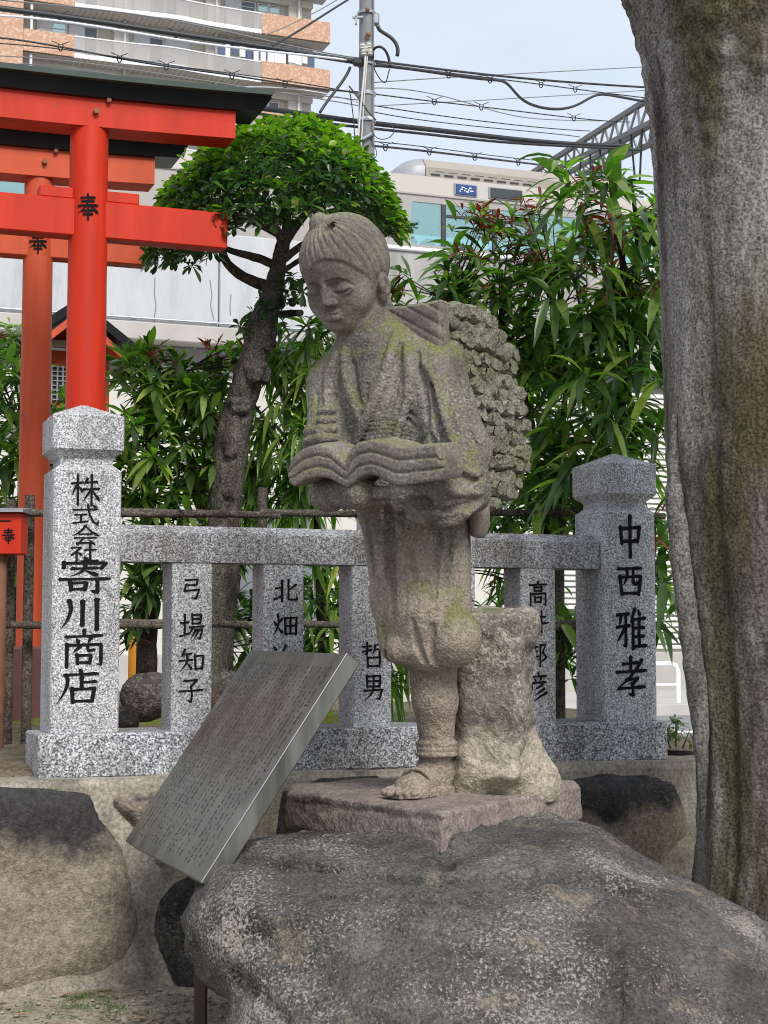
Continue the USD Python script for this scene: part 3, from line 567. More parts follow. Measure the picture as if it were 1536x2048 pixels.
# ------------------------------------------------------------------ two vermilion gates
def torii(px, Y, diam, py_nuki, py_lin, ends, mats, lab, base=None, far=1.9):
    """px: right column's place; ends: pixel columns of the right ends of kasagi, lintel and tie beam"""
    red, blk = mats
    c = at(px, 800, Y); P0 = V(c[0], c[1], 0)
    F = P0 - NB * diam * .5
    def S(x, d=0.): return np.dot(onplane(x, 400, P0 + NB * d, NB) - P0, U)
    def Z(py, x=px, d=0.): return onplane(x, py, P0 + NB * d, NB)[2]
    g = thing('torii_gate', lab, 'torii gate', P0 + ZUP * ZBED)
    z0 = Z(base[0]) if base else ZBED
    zl0, zl1 = Z(py_lin[0], d=-.07), Z(py_lin[1], d=-.07)      # bottom and top of the red lintel
    L = 2.6
    for s in (0, -far):
        q = P0 + U * s
        k = obj('column', tube([V(q[0], q[1], z0 - .02), V(q[0], q[1], (z0 + zl0) / 2), V(q[0], q[1], zl0 + .01)], [diam / 2, diam * .49, diam * .47], 40), red, g, 40)
        if base:
            hb = z0 - ZBED + .25
            obj('footing', cbox(V(q[0], q[1], z0 - hb / 2), (base[1], base[1], hb), (U, NB, ZUP), .012), 'torii_base', g)
        if s == 0:
            pc = at(px + 3, py_nuki[2], Y); sc = Y / FPX
            fr = 1.0 if diam > .15 else .85
            m = char_mesh('奉', 44 * sc * fr, 52 * sc * fr, V(0, 0, 0), V(1, 0, 0), V(0, 1, 0), V(0, 0, 1), .95, .002)
            m = m.subdivide_to_size(.012); v = np.asarray(m.vertices); R = diam * .488 + .0006
            a = v[:, 0] / R; dirn = unit(EYE * (1, 1, 0) - P0); side = V(-dirn[1], dirn[0], 0)
            w = V(q[0], q[1], pc[2]) + (np.cos(a) * (R + v[:, 2]))[:, None] * dirn + (np.sin(a) * (R + v[:, 2]))[:, None] * side + v[:, 1:2] * ZUP
            obj('painted_character', trimesh.Trimesh(w, m.faces, process=False), 'ink', k)
    s_n, s_l, s_k = S(ends[2], -.05), S(ends[1], -.07), S(ends[0], -.12)
    zn0, zn1 = Z(py_nuki[1], d=-.05), Z(py_nuki[0], d=-.05)
    obj('tie_beam', cbox(P0 + U * ((s_n - L) / 2) + ZUP * ((zn0 + zn1) / 2), (s_n + L, .085, zn1 - zn0), (U, NB, ZUP), .005), red, g)
    if True:                                       # wedges either side of the column
        obj('wedge', cbox(P0 - U * (diam * .5 + .05) + ZUP * (zn1 + .022), (.13, .075, .044), (U, NB, ZUP), .004), red, g)
        obj('wedge', cbox(P0 + U * (diam * .5 + .05) + ZUP * (zn1 + .022), (.13, .075, .044), (U, NB, ZUP), .004), red, g)
    lift = lambda s: .022 * max(0., (s + .35) / max(s_k + .35, .1)) ** 2 if s > -.35 else .05 * max(0, (-s - far - .35 + .7) / (L - far)) ** 2 if s < -far - .3 else 0.
    def beam(sa, sb, d0, d1, za, zb, m, name, under=0., slant=0.):
        n = 24; v = []
        for i in range(n + 1):
            s = sa + (sb - sa) * i / n; k = lift(s)
            e = slant if i == n else (-slant if i == 0 else 0)
            v += [P0 + U * s + NB * (d0 + under) + ZUP * (za + k), P0 + U * s + NB * (d1 - under) + ZUP * (za + k), P0 + U * (s + e) + NB * d1 + ZUP * (zb + k), P0 + U * (s + e) + NB * d0 + ZUP * (zb + k)]
        f = []
        for i in range(n):
            for j in range(4):
                a, b = i * 4 + j, i * 4 + (j + 1) % 4; f += [[a, a + 4, b], [b, a + 4, b + 4]]
        f += [[0, 1, 2], [0, 2, 3], [n * 4, n * 4 + 2, n * 4 + 1], [n * 4, n * 4 + 3, n * 4 + 2]]
        mm = trimesh.Trimesh(np.array(v) , f, process=False); mm.fix_normals()
        return obj(name, mm, m, g)
    hl = zl1 - zl0
    beam(-L, s_l, -.07, .07, zl0, zl1, red, 'lintel')
    hk = hl * .48
    kt = beam(-L - .2, s_k, -.12, .12, zl1 + .001, zl1 + hk, blk, 'top_beam', .03, .035)
    beam(-L - .25, s_k + .03, -.145, .145, zl1 + hk + .001, zl1 + hk + .022, 'roof_verdigris', 'cap_sheet', 0., .01)
    for s in (.0, ):                               # bolt heads
        for dz, r in ((hl * .55, .012), (hl * .98, .010)):
            b = P0 + U * (s + (.012 if dz < hl * .7 else .06)) - NB * .078 + ZUP * (zl0 + dz)
            obj('bolt', tube([b + NB * .012, b - NB * .012], r, 6), 'rust', g)
    return g
torii(171, 6.1, .157, (398, 472, 424), (252, 196), (527, 470, 457), ('vermilion', 'black_paint'), 'nearer bright vermilion torii gate with black top beam behind the tall left stone pillar')
torii(71, 7.0, .137, (437, 512, 492), (352, 298), (362, 309, 296), ('vermilion_faded', 'black_paint'), 'farther faded orange torii gate half hidden behind the nearer one', base=(1292, .20))
# ------------------------------------------------------------------ boulder
YS = 4.45
def S(px, py, dy=0.): return at(px, py, YS + dy)
def boulder_sdf(p):
    q = p + (np.stack([meshkit.fbm(p * 1.6 + k * 9.1, 3, 5 + k) for k in range(3)], 1) - .5) * .16
    d = ell(q, V(.36, 4.28, .18), V(.68, .74, .40))
    d = smin(d, ell(q, V(-.045, 4.14, .375), V(.465, .50, .235)), .10)
    d = smin(d, ell(q, V(.68, 4.05, .02), V(.62, .58, .345)), .16)
    d = smin(d, ell(q, V(.24, 4.10, .02), V(.60, .60, .32)), .08)
    d = smin(d, ell(q, V(.46, 4.48, .32), V(.38, .34, .255)), .10)
    d = smin(d, ell(q, V(.20, 3.75, .05), V(.60, .42, .36)), .16)
    d = smax(d, p[:, 2] + .15 * (q[:, 2] - p[:, 2]) - (.572 + .03 * p[:, 0] - .22 * np.maximum(4.15 - p[:, 1], 0)), .03)
    d = smax(d, (q[:, 2] - (.60 - .62 * (q[:, 0] - .50))) * .85, .08)
    d = d + (np.abs(meshkit.fbm(p * V(2.6, 2.6, 5.5) + 3.3, 3, 15) - .5) - .1) * .10
    for pts, r, k in BG: 
        for a, b in zip(pts[:-1], pts[1:]): d = smax(d, -caps(p, a, b, r, r), k)
    return d
BG = []
def trace(fn, px, py, y0=2.6, n=70):
    """where the sight line through that place of the photograph meets the surface fn"""
    px, py = np.atleast_1d(px).astype(float), np.atleast_1d(py).astype(float)
    d = np.stack([ray(a, b) for a, b in zip(px, py)]); d /= np.linalg.norm(d, axis=1, keepdims=True)
    t = np.full(len(px), y0)
    for _ in range(n): t += np.clip(fn(EYE + d * t[:, None]) * .8, -.05, .4)
    return EYE + d * t[:, None], t < 8
def trpoly(fn, pts, step=14):
    P = []
    for a, b in zip(pts[:-1], pts[1:]):
        k = max(int(math.hypot(b[0] - a[0], b[1] - a[1]) / step), 1)
        P += [(a[0] + (b[0] - a[0]) * i / k, a[1] + (b[1] - a[1]) * i / k) for i in range(k)]
    P.append(pts[-1]); P = np.array(P); x, ok = trace(fn, P[:, 0], P[:, 1]); return x[ok]
_b = [([(470, 1722), (560, 1733), (640, 1742), (760, 1757), (860, 1768), (905, 1770)], .017, .012), ([(905, 1770), (1000, 1760), (1120, 1764), (1230, 1762)], .011, .012), ([(640, 1792), (800, 1800), (930, 1808)], .009, .01),
      ([(875, 1670), (887, 1700), (895, 1740)], .012, .03), ([(1230, 1850), (1236, 1950), (1240, 2040)], .009, .025), ([(1170, 1768), (1300, 1800), (1420, 1870)], .008, .03), ([(470, 1960), (520, 2000), (560, 2046)], .012, .03)]
BG = [(x + unit(V(0, 1, .25)) * r * .7, r * 1.6, k * .5) for x, r, k in [(trpoly(boulder_sdf, p, 30), r, k) for p, r, k in _b]]
bm = surface_nets(boulder_sdf, V(-.85, 3.1, -.06), V(1.55, 5.2, .75), .0092)
bm = roughen(roughen(bm, .016, 9., 21, 5), .009, 32., 22, 4)
obj('boulder', bm, 'boulder_stone', None, True, label='huge dark rounded boulder with pale lichen flecks that carries the statue', cat='boulder')

# ------------------------------------------------------------------ stone statue of a reading boy with firewood on the back
FD = unit(V(-.56, -.83, 0)); LD = unit(V(.83, -.56, 0))       # where the figure faces, and its left
PZ = EYE[2] - .459                                             # top of the plinth
st = thing('stone_statue', 'weathered stone statue of a robed boy reading a book, firewood on his back', 'statue', V(.12, 4.45, PZ - .06))
RB = np.stack([LD, FD, ZUP])                                   # rows: figure's left, front, up
# head frame
gF = unit(V(-.52, -.854, 0)); P_ = math.radians(28)
hF = gF * math.cos(P_) - ZUP * math.sin(P_); hU = gF * math.sin(P_) + ZUP * math.cos(P_); hS = np.cross(hF, hU) * 1.0
hS = unit(V(.854, -.52, 0)); HC = S(690, 546, -.03); HR = np.stack([hS, hF, hU])
def hp(s, f, u): return HC + hS * s + hF * f + hU * u
def head_base(p):
    d = ell(p, hp(0, -.012, .028), V(.113, .132, .125), HR)
    d = smin(d, ell(p, hp(0, .028, -.05), V(.092, .094, .092), HR), .035)
    d = smin(d, caps(p, hp(-.02, .080, -.112), hp(.02, .080, -.112), .030, .030), .04)
    for s in (-1, 1): d = smin(d, ell(p, hp(s * .052, .066, -.058), V(.040, .036, .040), HR), .03)
    return d
def neck(p): return caps(p, hp(0, -.045, -.06), S(752, 715, .03), .078, .098)
_fc = {}
def fr(s, u):
    """how far forward the bare face stands at side s, height u"""
    k = (round(s, 4), round(u, 4))
    if k not in _fc:
        f = np.linspace(.2, .0, 400); d = head_base(np.stack([hp(s, x, u) for x in f])); i = np.argmax(d < 0); _fc[k] = f[i]
    return _fc[k]
def onface(s, u, off=0.): return hp(s, fr(s, u) + off, u)
def head_sdf(p):
    d = head_base(p); q = (p - HC) @ HR.T; s, f, u = q.T
    near = np.abs(d) < .05
    # brow, eyes, nose, mouth
    for sg in (-1, 1):
        d = smax(d, -ell(p, onface(sg * .044, -.010, .008), V(.034, .018, .0185), HR), .013)
        d = smin(d, ell(p, onface(sg * .046, -.023, -.012), V(.030, .016, .0185), HR), .007)
        lid = [onface(sg * x, -.032 - .007 * math.sin(math.pi * (x - .02) / .056) + .003 * (x - .02) / .056, .002) for x in np.linspace(.020, .076, 9)]
        brow = [onface(sg * x, .001 + .014 * math.sin(math.pi * min((x - .012) / .085, 1)) - .004, .001) for x in np.linspace(.014, .092, 10)]
        d = smin(d, caps(p, onface(sg * .016, -.050, .004), onface(sg * .018, -.053, .002), .0092, .0088), .008)
    nb, nt = onface(0, .008, -.006), onface(0, -.047, .015)
    d = smin(d, caps(p, nb, nt, .0100, .0135), .012)
    d = smin(d, caps(p, onface(-.022, -.0815, .001), onface(.022, -.0815, .001), .0065, .0065), .009)
    d = smin(d, caps(p, onface(0, -.080, .005), onface(0, -.083, .005), .0065, .006), .008)
    d = smin(d, caps(p, onface(-.016, -.094, .003), onface(.016, -.094, .003), .0085, .0085), .009)
    m = [onface(x, -.0870 - .002 * math.cos(x / .03 * 3), .004 if abs(x) < .015 else .001) for x in np.linspace(-.031, .031, 7)]
    # ears
    for sg in (-1, 1):
        e = ell(p, hp(sg * .108, -.008, -.050), V(.019, .024, .035), HR)
        e = smin(e, ell(p, hp(sg * .102, .000, -.083), V(.013, .014, .016), HR), .01)
        e = smax(e, -ell(p, hp(sg * .129, .000, -.046), V(.014, .015, .027), HR), .006)
        e = smin(e, ell(p, hp(sg * .117, .004, -.048), V(.006, .006, .013), HR), .005)
        d = smin(d, e, .006)
    # combed hair, raised above the hairline
    hl = -.085 + .142 * np.clip((f - .012) / .085, 0, 1) ** .62 + .012 * np.cos(np.clip((s - .012) / .085, -1, 1) * np.pi) - .012 * np.exp(-((s + .035) / .012) ** 2)
    ang = np.arctan2(s + .015, f - .020); rad = np.hypot(s + .015, f - .02)
    sk = ell(p, hp(0, -.014, .030), V(.1195, .1405, .1335), HR)
    strand = (np.abs(np.sin(ang * 13. + 3. * u / .1 + .8 * np.sin(rad * 40))) ** .7 - .5) * .0058 + (np.abs(np.sin(ang * 22 + 2.5 * u / .1)) - .5) * .0022
    hair = smax(sk - strand * np.clip((u - hl) / .05, .25, 1), hl - u, .014)
    for sg in (-1, 1): hair = smax(hair, -ell(p, hp(sg * .125, -.004, -.066), V(.05, .034, .052), HR), .010)
    d = smin(d, hair, .004)
    d = smin(d, caps(p, S(640, 449, -.09), S(702, 452, -.02), .029, .022), .008)
    d = smin(d, caps(p, S(636, 446, -.09), S(640, 440, -.04), .024, .022), .008)
    d = smax(d, -caps(p, S(655, 461, -.145), S(672, 452, -.115), .010, .013), .008)
    return d

HG = []
for pts, r, k in (([(666, 584), (674, 586.5), (683, 586.5), (692, 583), (701, 577.5)], .0044, .002), ([(648, 570), (654, 565), (662, 561.5), (677, 559), (692, 563), (709, 571)], .0042, .003), ([(622, 591), (629, 593), (635, 592.5), (641, 589.5)], .0042, .002), ([(612, 572), (626, 568), (638, 571), (642, 576)], .0038, .003),
                  ([(655, 630), (661, 629.5), (668, 629.5), (675, 627.5), (681, 624.5)], .0036, .003), ([(660, 644), (672, 643.5), (680, 641)], .005, .006), ([(645, 611), (652, 614), (660, 615), (670, 613)], .0032, .004), ([(652, 566), (657, 573), (658, 582)], .0050, .008)):
    HG.append((trpoly(head_sdf, pts, 5), r, k))
def head_cut(p):
    d = head_sdf(p)
    for x, r, k in HG:
        w = r * (.6 + .4 * np.sin(np.pi * np.linspace(.08, .92, len(x))))
        i = np.where((np.abs(p - x.mean(0)) < .08).all(1))[0]
        if not len(i): continue
        q = p[i]; e = np.full(len(i), 9.)
        for a, b, ra, rb_2 in zip(x[:-1], x[1:], w[:-1], w[1:]): e = np.minimum(e, caps(q, a, b, ra, rb_2))
        d[i] = smax(d[i], -e, k)
    return d
# ---- robe, arms, legs
unitR = RB
def body_base(p):
    d = ell(p, S(772, 800, .02), V(.178, .125, .22), RB)
    d = smin(d, ell(p, S(800, 930, .05), V(.165, .128, .20), RB), .05)
    d = smin(d, ell(p, S(830, 1030, .07), V(.145, .118, .16), RB), .05)
    d = smin(d, caps(p, S(752, 690, .03), S(868, 735, -.05), .085, .078), .06)
    d = smin(d, caps(p, S(752, 690, .03), S(668, 765, .10), .080, .070), .06)
    d = smin(d, caps(p, S(872, 752, -.07), S(917, 905, -.13), .083, .086), .04)       # left upper arm
    d = smin(d, caps(p, S(917, 905, -.13), S(918, 965, -.15), .086, .070), .03)
    d = smin(d, caps(p, S(914, 962, -.16), S(815, 978, -.28), .066, .052), .03)       # left forearm
    d = smin(d, caps(p, S(938, 985, -.10), S(845, 1008, -.22), .062, .048), .03)        # sleeve that hangs from it
    d = smin(d, ell(p, S(888, 1018, -.165), V(.085, .060, .048), RB), .02)
    d = smax(d, -ell(p, S(838, 1006, -.29), V(.030, .05, .022), unitR), .008)
    d = smin(d, caps(p, S(668, 775, .09), S(656, 885, .02), .070, .066), .04)         # right arm
    d = smin(d, caps(p, S(655, 890, .02), S(662, 985, -.02), .062, .050), .03)
    d = smin(d, caps(p, S(652, 985, -.03), S(720, 985, -.20), .048, .045), .03)
    # trousers
    leg = caps(p, S(858, 1010, .06), S(866, 1230, .05), .118, .108)
    leg = smin(leg, caps(p, S(852, 1225, .04), S(862, 1285, .03), .110, .088), .04)
    leg2 = caps(p, S(768, 1010, .09), S(788, 1200, .10), .070, .062)
    leg2 = smin(leg2, caps(p, S(788, 1200, .10), S(800, 1285, .08), .062, .062), .03)
    leg = smin(leg, leg2, .018)
    leg = smin(leg, ell(p, S(912, 1275, -.02), V(.072, .074, .082), RB), .015)
    leg = smin(leg, caps(p, S(800, 1300, .02), S(900, 1300, .0), .040, .045), .03)
    d = smin(d, leg, .03)
    # lower leg and foot
    sh = caps(p, S(866, 1320, .08), S(870, 1400, .09), .069, .062)
    sh = smin(sh, caps(p, S(870, 1400, .09), S(874, 1500, .12), .062, .046), .02)
    return smin(d, sh, .010)
FX = FD * 1.0
def foot_sdf(p):
    a = V(.183, 4.655, PZ + .05); toe = V(.040, 4.455, PZ + .030)
    d = caps(p, a, a + FD * .05 + ZUP * .01, .043, .046)
    d = smin(d, caps(p, S(874, 1495, .12), a + FD * .08, .046, .050), .03)
    d = smin(d, caps(p, a + FD * .07 - ZUP * .005, a + FD * .19 - ZUP * .022, .045, .032), .03)
    b = a + FD * .19
    d = smin(d, ell(p, b - ZUP * .022, V(.056, .045, .027), RB), .02)
    for i, (o, l) in enumerate(((.040, .055), (.017, .066), (-.005, .060), (-.025, .050), (-.043, .038))):
        k = b - LD * o * -1. if False else b + LD * (-o) + FD * .02 - ZUP * .028
        d = smin(d, caps(p, k, k + FD * l - ZUP * .006, .0125 - i * .001, .0105 - i * .001), .004)
    # straps over the instep and round the ankle
    for (px, py, r) in ((873, 1486, .0525), (873, 1497, .0525), (873, 1508, .0535)):
        c = S(px, py, .12); q = p - c
        tor = np.hypot(np.hypot(q[:, 0], q[:, 1]) - r, q[:, 2]) - .0075
        d = smin(d, tor, .003)
    for t in (.10, .16):
        c = a + FD * t - ZUP * .012; R = np.stack([LD, unit(FD - ZUP * .25), unit(ZUP + FD * .25)]); q = (p - c) @ R.T
        d = smin(d, np.hypot(np.hypot(q[:, 0], q[:, 2] * 1.25) - .052 + t * .02, q[:, 1]) - .007, .004)
    q = (p - (a + FD * .105 - ZUP * .040)) @ RB.T                  # straw sandal
    w = np.hypot(np.maximum(np.abs(q[:, 1]) - .105, 0), q[:, 0]) - .056
    d = smin(d, np.maximum(w, np.abs(q[:, 2]) - .011), .006)
    return d
RAW = {'g': [], 'r': []}
def detail(kind, pts, r, k, off=0.):
    x = trpoly(body_base, pts, 16)
    if len(x) < 2: return
    x = x + unit(EYE - x.mean(0)) * off
    n = len(x); t = np.linspace(0, 1, n); w = r * (.45 + .55 * np.sin(np.pi * np.clip(t * .9 + .05, 0, 1)) ** .6)
    RAW[kind].append((x, w, k))
# collar bands and folds, laid on the surface where the photograph shows them
for pts, r in (([(792, 668), (782, 710), (768, 760), (748, 805), (728, 850), (715, 885)], .017), ([(690, 700), (690, 735), (698, 775), (712, 815), (726, 850)], .015), ([(812, 690), (820, 750), (818, 800), (800, 850), (788, 885)], .014),
               ([(672, 705), (655, 760), (652, 810)], .012), ([(845, 720), (868, 760), (880, 820), (905, 880), (935, 930)], .012), ([(880, 905), (915, 935), (955, 950)], .012), ([(868, 960), (905, 985), (960, 985)], .012),
               ([(818, 1030), (860, 1050), (915, 1042), (962, 1005)], .012)): detail('r', pts, r * 1.1, .008, .001)
for y in (822, 841, 860, 878): detail('r', [(612, y + 4), (640, y), (668, y - 2)], .0155, .005, .005)
for pts, r in (([(775, 1020), (778, 1070), (782, 1120), (786, 1170), (784, 1230)], .016), ([(805, 1010), (800, 1050), (812, 1090)], .008), ([(735, 1040), (742, 1100), (748, 1160)], .007), ([(905, 1060), (900, 1120), (892, 1180)], .006),
               ([(838, 1170), (848, 1160), (858, 1170), (862, 1200)], .005), ([(825, 1240), (835, 1290), (850, 1325)], .009), ([(865, 1250), (860, 1290), (868, 1325)], .009), ([(765, 1250), (770, 1300), (782, 1325)], .007),
               ([(735, 770), (728, 830), (722, 880)], .006), ([(802, 690), (800, 745), (786, 800), (768, 850)], .006), ([(835, 705), (850, 780), (856, 850), (845, 890)], .007), ([(868, 790), (885, 850), (878, 900)], .007),
               ([(706, 722), (712, 770), (722, 812)], .006), ([(668, 790), (690, 830), (690, 880)], .007), ([(860, 870), (880, 920), (868, 945)], .010), ([(920, 800), (938, 860), (955, 900)], .006), ([(805, 810), (830, 835)], .004), ([(800, 825), (828, 850)], .004),
               ([(900, 940), (940, 960), (968, 955)], .006), ([(850, 1015), (890, 1025), (940, 1005)], .007), ([(635, 790), (632, 815)], .006), ([(866, 770), (876, 830), (888, 900), (900, 948)], .011), ([(905, 720), (925, 780), (945, 850)], .006), ([(690, 715), (680, 760), (676, 800)], .006), ([(820, 1060), (824, 1120), (830, 1160)], .007), ([(880, 1060), (872, 1140), (870, 1200)], .006)): detail('g', pts, r * 1.45, .006, -.002)
for i in range(5): detail('g', [(690 + 4 * i, 842 + 9 * i), (730, 845 + 9 * i), (770, 842 + 9 * i), (820, 846 + 9 * i)], .0028, .003)
for i in range(7): detail('g', [(700 + i * 22, 1120 + (i * 37) % 60), (702 + i * 22, 1180 + (i * 53) % 70), (706 + i * 20, 1240 + (i * 29) % 40)], .003, .006)
def body_sdf(p):
    d = body_base(p)
    for kind in ('r', 'g'):
        for x, w, k in RAW[kind]:
            lo, hi = x.min(0) - .06, x.max(0) + .06; i = np.where(((p > lo) & (p < hi)).all(1))[0]
            if not len(i): continue
            q = p[i]; e = np.full(len(i), 9.)
            for a, b, ra, rb_2 in zip(x[:-1], x[1:], w[:-1], w[1:]): e = np.minimum(e, caps(q, a, b, ra, rb_2))
            d[i] = smin(d[i], e, k) if kind == 'r' else smax(d[i], -e, k)
    d = smin(d, neck(p), .02)
    d = smin(d, foot_sdf(p), .008)
    return np.minimum(d, 1.)
def figure_sdf(p):
    d = body_sdf(p); i = np.where(np.linalg.norm(p - HC, axis=1) < .24)[0]
    if len(i): d[i] = smin(d[i], head_sdf(p[i]), .012)
    return d
fig = surface_nets(body_sdf, V(-.36, 3.95, PZ - .02), V(.36, 4.95, 2.02), .0042)
hd = surface_nets(lambda p: smin(head_cut(p), neck(p), .018), HC - .24, HC + .24, .0022)
fig = roughen(roughen(fig, .0030, 46., 31, 4), .003, 12., 32, 3)
hd = roughen(hd, .0012, 60., 33, 4)
obj('robed_figure', fig, 'statue_stone', st, True)
obj('head', hd, 'statue_dark', st, True)

# ---- the open book, carved in one with its page edges
bl, br = S(578, 930, -.10), None
BC = S(690, 930, -.25); BC = V(BC[0], BC[1], BC[2]); BF = unit(FD - ZUP * .16); BUP = unit(np.cross(LD, BF)) if np.cross(LD, BF)[2] > 0 else -unit(np.cross(LD, BF))
def bw(px, py): p = onplane(px, py, BC, FD); q = p - BC; return np.dot(q, LD), q[2]
tx = np.array([bw(*q) for q in ((572, 940), (585, 915), (605, 898), (638, 887), (662, 893), (680, 914), (690, 925), (698, 902), (718, 885), (745, 879), (775, 885), (800, 893), (830, 891), (860, 890), (872, 888), (880, 912))])
bx = np.array([bw(*q) for q in ((572, 968), (585, 974), (604, 962), (632, 954), (656, 959), (678, 972), (690, 976), (700, 970), (714, 956), (738, 950), (760, 957), (785, 972), (805, 971), (840, 966), (872, 962), (880, 948))])
def book_sdf(p):
    q = p - BC; w = q @ LD; f = q @ BF; z = q @ BUP
    t = np.interp(w, tx[:, 0], tx[:, 1]); b = np.interp(w, bx[:, 0], bx[:, 1])
    mid, half = (t + b) / 2, (t - b) / 2
    d2 = (np.abs(z - mid) - half) * .8
    d2 = smax(d2, np.maximum(tx[0, 0] - w, w - tx[-1, 0]), .012)
    d = smax(d2, np.maximum(f - .0, -f - .12), .010)
    u = (z - b) / np.maximum(t - b, 1e-4)
    gx = np.exp(-((f) / .012) ** 2) + 0.
    for lv in (.33, .66): d = d + .0065 * np.exp(-((u - lv) / .04) ** 2) * (np.abs(f) < .02)
    d = d + .0006 * np.abs(np.sin(u * 18 + 2 * np.sin(w * 30))) * (np.abs(f) < .02)
    # the board and the hand beneath
    c = S(775, 987, -.19); d = smin(d, rbox(p, c, V(.105, .055, .016), .006, np.stack([unit(LD - ZUP * .05), FD, ZUP])), .012)
    return d
bk = surface_nets(book_sdf, BC - V(.42, .36, .13), BC + V(.42, .42, .12), .0028)
obj('open_book', roughen(bk, .0014, 40., 41, 4), 'statue_book', st, True)
# fingers of both hands curled under and round the edges of the book
for i in range(0):
    a = S(828 + i * 13, 966 + i * 5, -.33 + i * .012); b = S(822 + i * 13, 992 + i * 5, -.27 + i * .012)
    obj('finger', tube(smoothpath([a, (a + b) / 2 + unit(EYE - a) * .008, b], 7), [.0095, .0105, .011, .011, .011, .011, .010], 10), 'statue_stone', st, True)

# ---- firewood: billets laid across the back, their ends towards the figure's left
bun = BN = S(992, 806, .115)
def bz(px, py): p = onplane(px, py, BN, LD); return np.dot(p - BN, FD), p[2]
OUT = [bz(*q) for q in ((898, 612), (930, 596), (985, 600), (1012, 640), (1036, 700), (1052, 775), (1061, 850), (1064, 925), (1056, 970), (1034, 1010), (985, 1022), (968, 985), (940, 890), (912, 780), (898, 690))]
OP = Polygon(OUT)
core = prism(OP.buffer(-.028), .34, BN - LD * .365 - ZUP * BN[2], FD, ZUP, LD)
bp = obj('firewood_bundle', roughen(core.subdivide_to_size(.02), .01, 20., 3), 'statue_bundle', st, True)
rng = random.Random(7); x0, y0, x1, y1 = OP.bounds; row = 0; y = y0 + .022
while y < y1:
    x = x0 + .02 + (row % 2) * .026
    while x < x1:
        pt = Point(x + rng.uniform(-.008, .008), y + rng.uniform(-.007, .007))
        if OP.buffer(-.014).contains(pt):
            r = rng.uniform(.028, .038); n = 7; ph = rng.uniform(0, 6); ring = [(pt.x + r * rng.uniform(.78, 1.12) * 1.15 * math.cos(ph + 2 * math.pi * i / n), pt.y + r * rng.uniform(.78, 1.1) * .92 * math.sin(ph + 2 * math.pi * i / n)) for i in range(n)]
            e = rng.uniform(-.004, .014) + .006 * math.sin(pt.y * 40); t = .26
            ring = Polygon(ring).buffer(0).intersection(OP)
            if ring.geom_type != 'Polygon' or ring.area < 4e-4: x += .052; continue
            m = prism(ring, t + e, BN - LD * t - ZUP * BN[2], FD, ZUP, LD)
            v = np.asarray(m.vertices); far = (v - BN) @ LD > -.05 ; c = BN + FD * pt.x + ZUP * (pt.y - BN[2])
            m = trimesh.Trimesh(v, m.faces, process=True).subdivide_to_size(.016)
            v = np.asarray(m.vertices); a = (v - BN) @ LD; k = np.clip((a - e + .03) / .03, 0, 1)[:, None] ** 2 * .26
            ax = BN + FD * pt.x + ZUP * (pt.y - BN[2]) + LD * a[:, None]
            v = v + (ax - v) * k
            v = v[:] ; m = trimesh.Trimesh(v, m.faces, process=False)
            pass
            obj('log', roughen(m, .008, 34., rng.randrange(99), 3), 'statue_bundle', bp, True)
        x += .052
    y += .041; row += 1
# the carrying board between back and wood
bd = S(868, 645, .10)
fb = bz(900, 640)[0]; ztb = bz(880, 597)[1]
_bd = cbox(BN + FD * (fb + .020) - LD * .165 + ZUP * (ztb - .16 - BN[2]), (.33, .052, .32), (LD, FD, ZUP), .010).subdivide_to_size(.009)
_v = np.asarray(_bd.vertices); _q = (_v - BN) @ np.stack([LD, FD, ZUP]).T; _n = np.array(_bd.vertex_normals)
_g = -.004 * np.exp(-((np.mod(_q[:, 0] * .5 + _q[:, 2] * .86, .034) - .017) / .004) ** 2) * (_n @ FD > .5) + (meshkit.fbm(_v * 24, 4, 5) - .5) * .012
obj('carrying_board', trimesh.Trimesh(_v + _n * _g[:, None], _bd.faces, process=False), 'statue_dark', st, True)
obj('carrying_strap', roughen(tube(smoothpath([S(955, 1000, .0), S(958, 1040, .0), S(955, 1072, .01)], 10), [.036, .034, .032, .032, .031, .030, .028, .026, .024, .018], 14), .006, 20., 6), 'statue_dark', st, True)

# ---- rock support behind the leg, and the plinth
def stump_sdf(p):
    q = p + (np.stack([meshkit.fbm(p * 7 + k * 7.7, 4, 50 + k) for k in range(3)], 1) - .5) * .05
    d = rbox(q, S(995, 1390, .16), V(.093, .090, .245), .03, np.stack([unit(V(.93, -.36, -.02)), unit(V(.36, .93, 0)), ZUP]))
    d = smin(d, ell(q, S(1022, 1565, .25), V(.150, .105, .125)), .07)
    d = smin(d, caps(q, S(935, 1250, .10), S(1040, 1262, .14), .045, .052), .04)
    d = smin(d, caps(q, S(938, 1330, .16), S(936, 1560, .18), .045, .060), .03)
    return d
sm = surface_nets(stump_sdf, V(.08, 4.25, PZ - .03), V(.72, 5.05, PZ + .62), .0062)
obj('rock_support', roughen(roughen(sm, .006, 30., 61, 4), .012, 11., 62, 3), 'statue_pale', st, True)
pc = [atz(*q, PZ) for q in ((575, 1583), (884, 1628), (1158, 1570))]
PP = [pc[0][:2], pc[1][:2], pc[2][:2], (.60, 5.02), (.10, 5.12), (-.28, 4.86)]
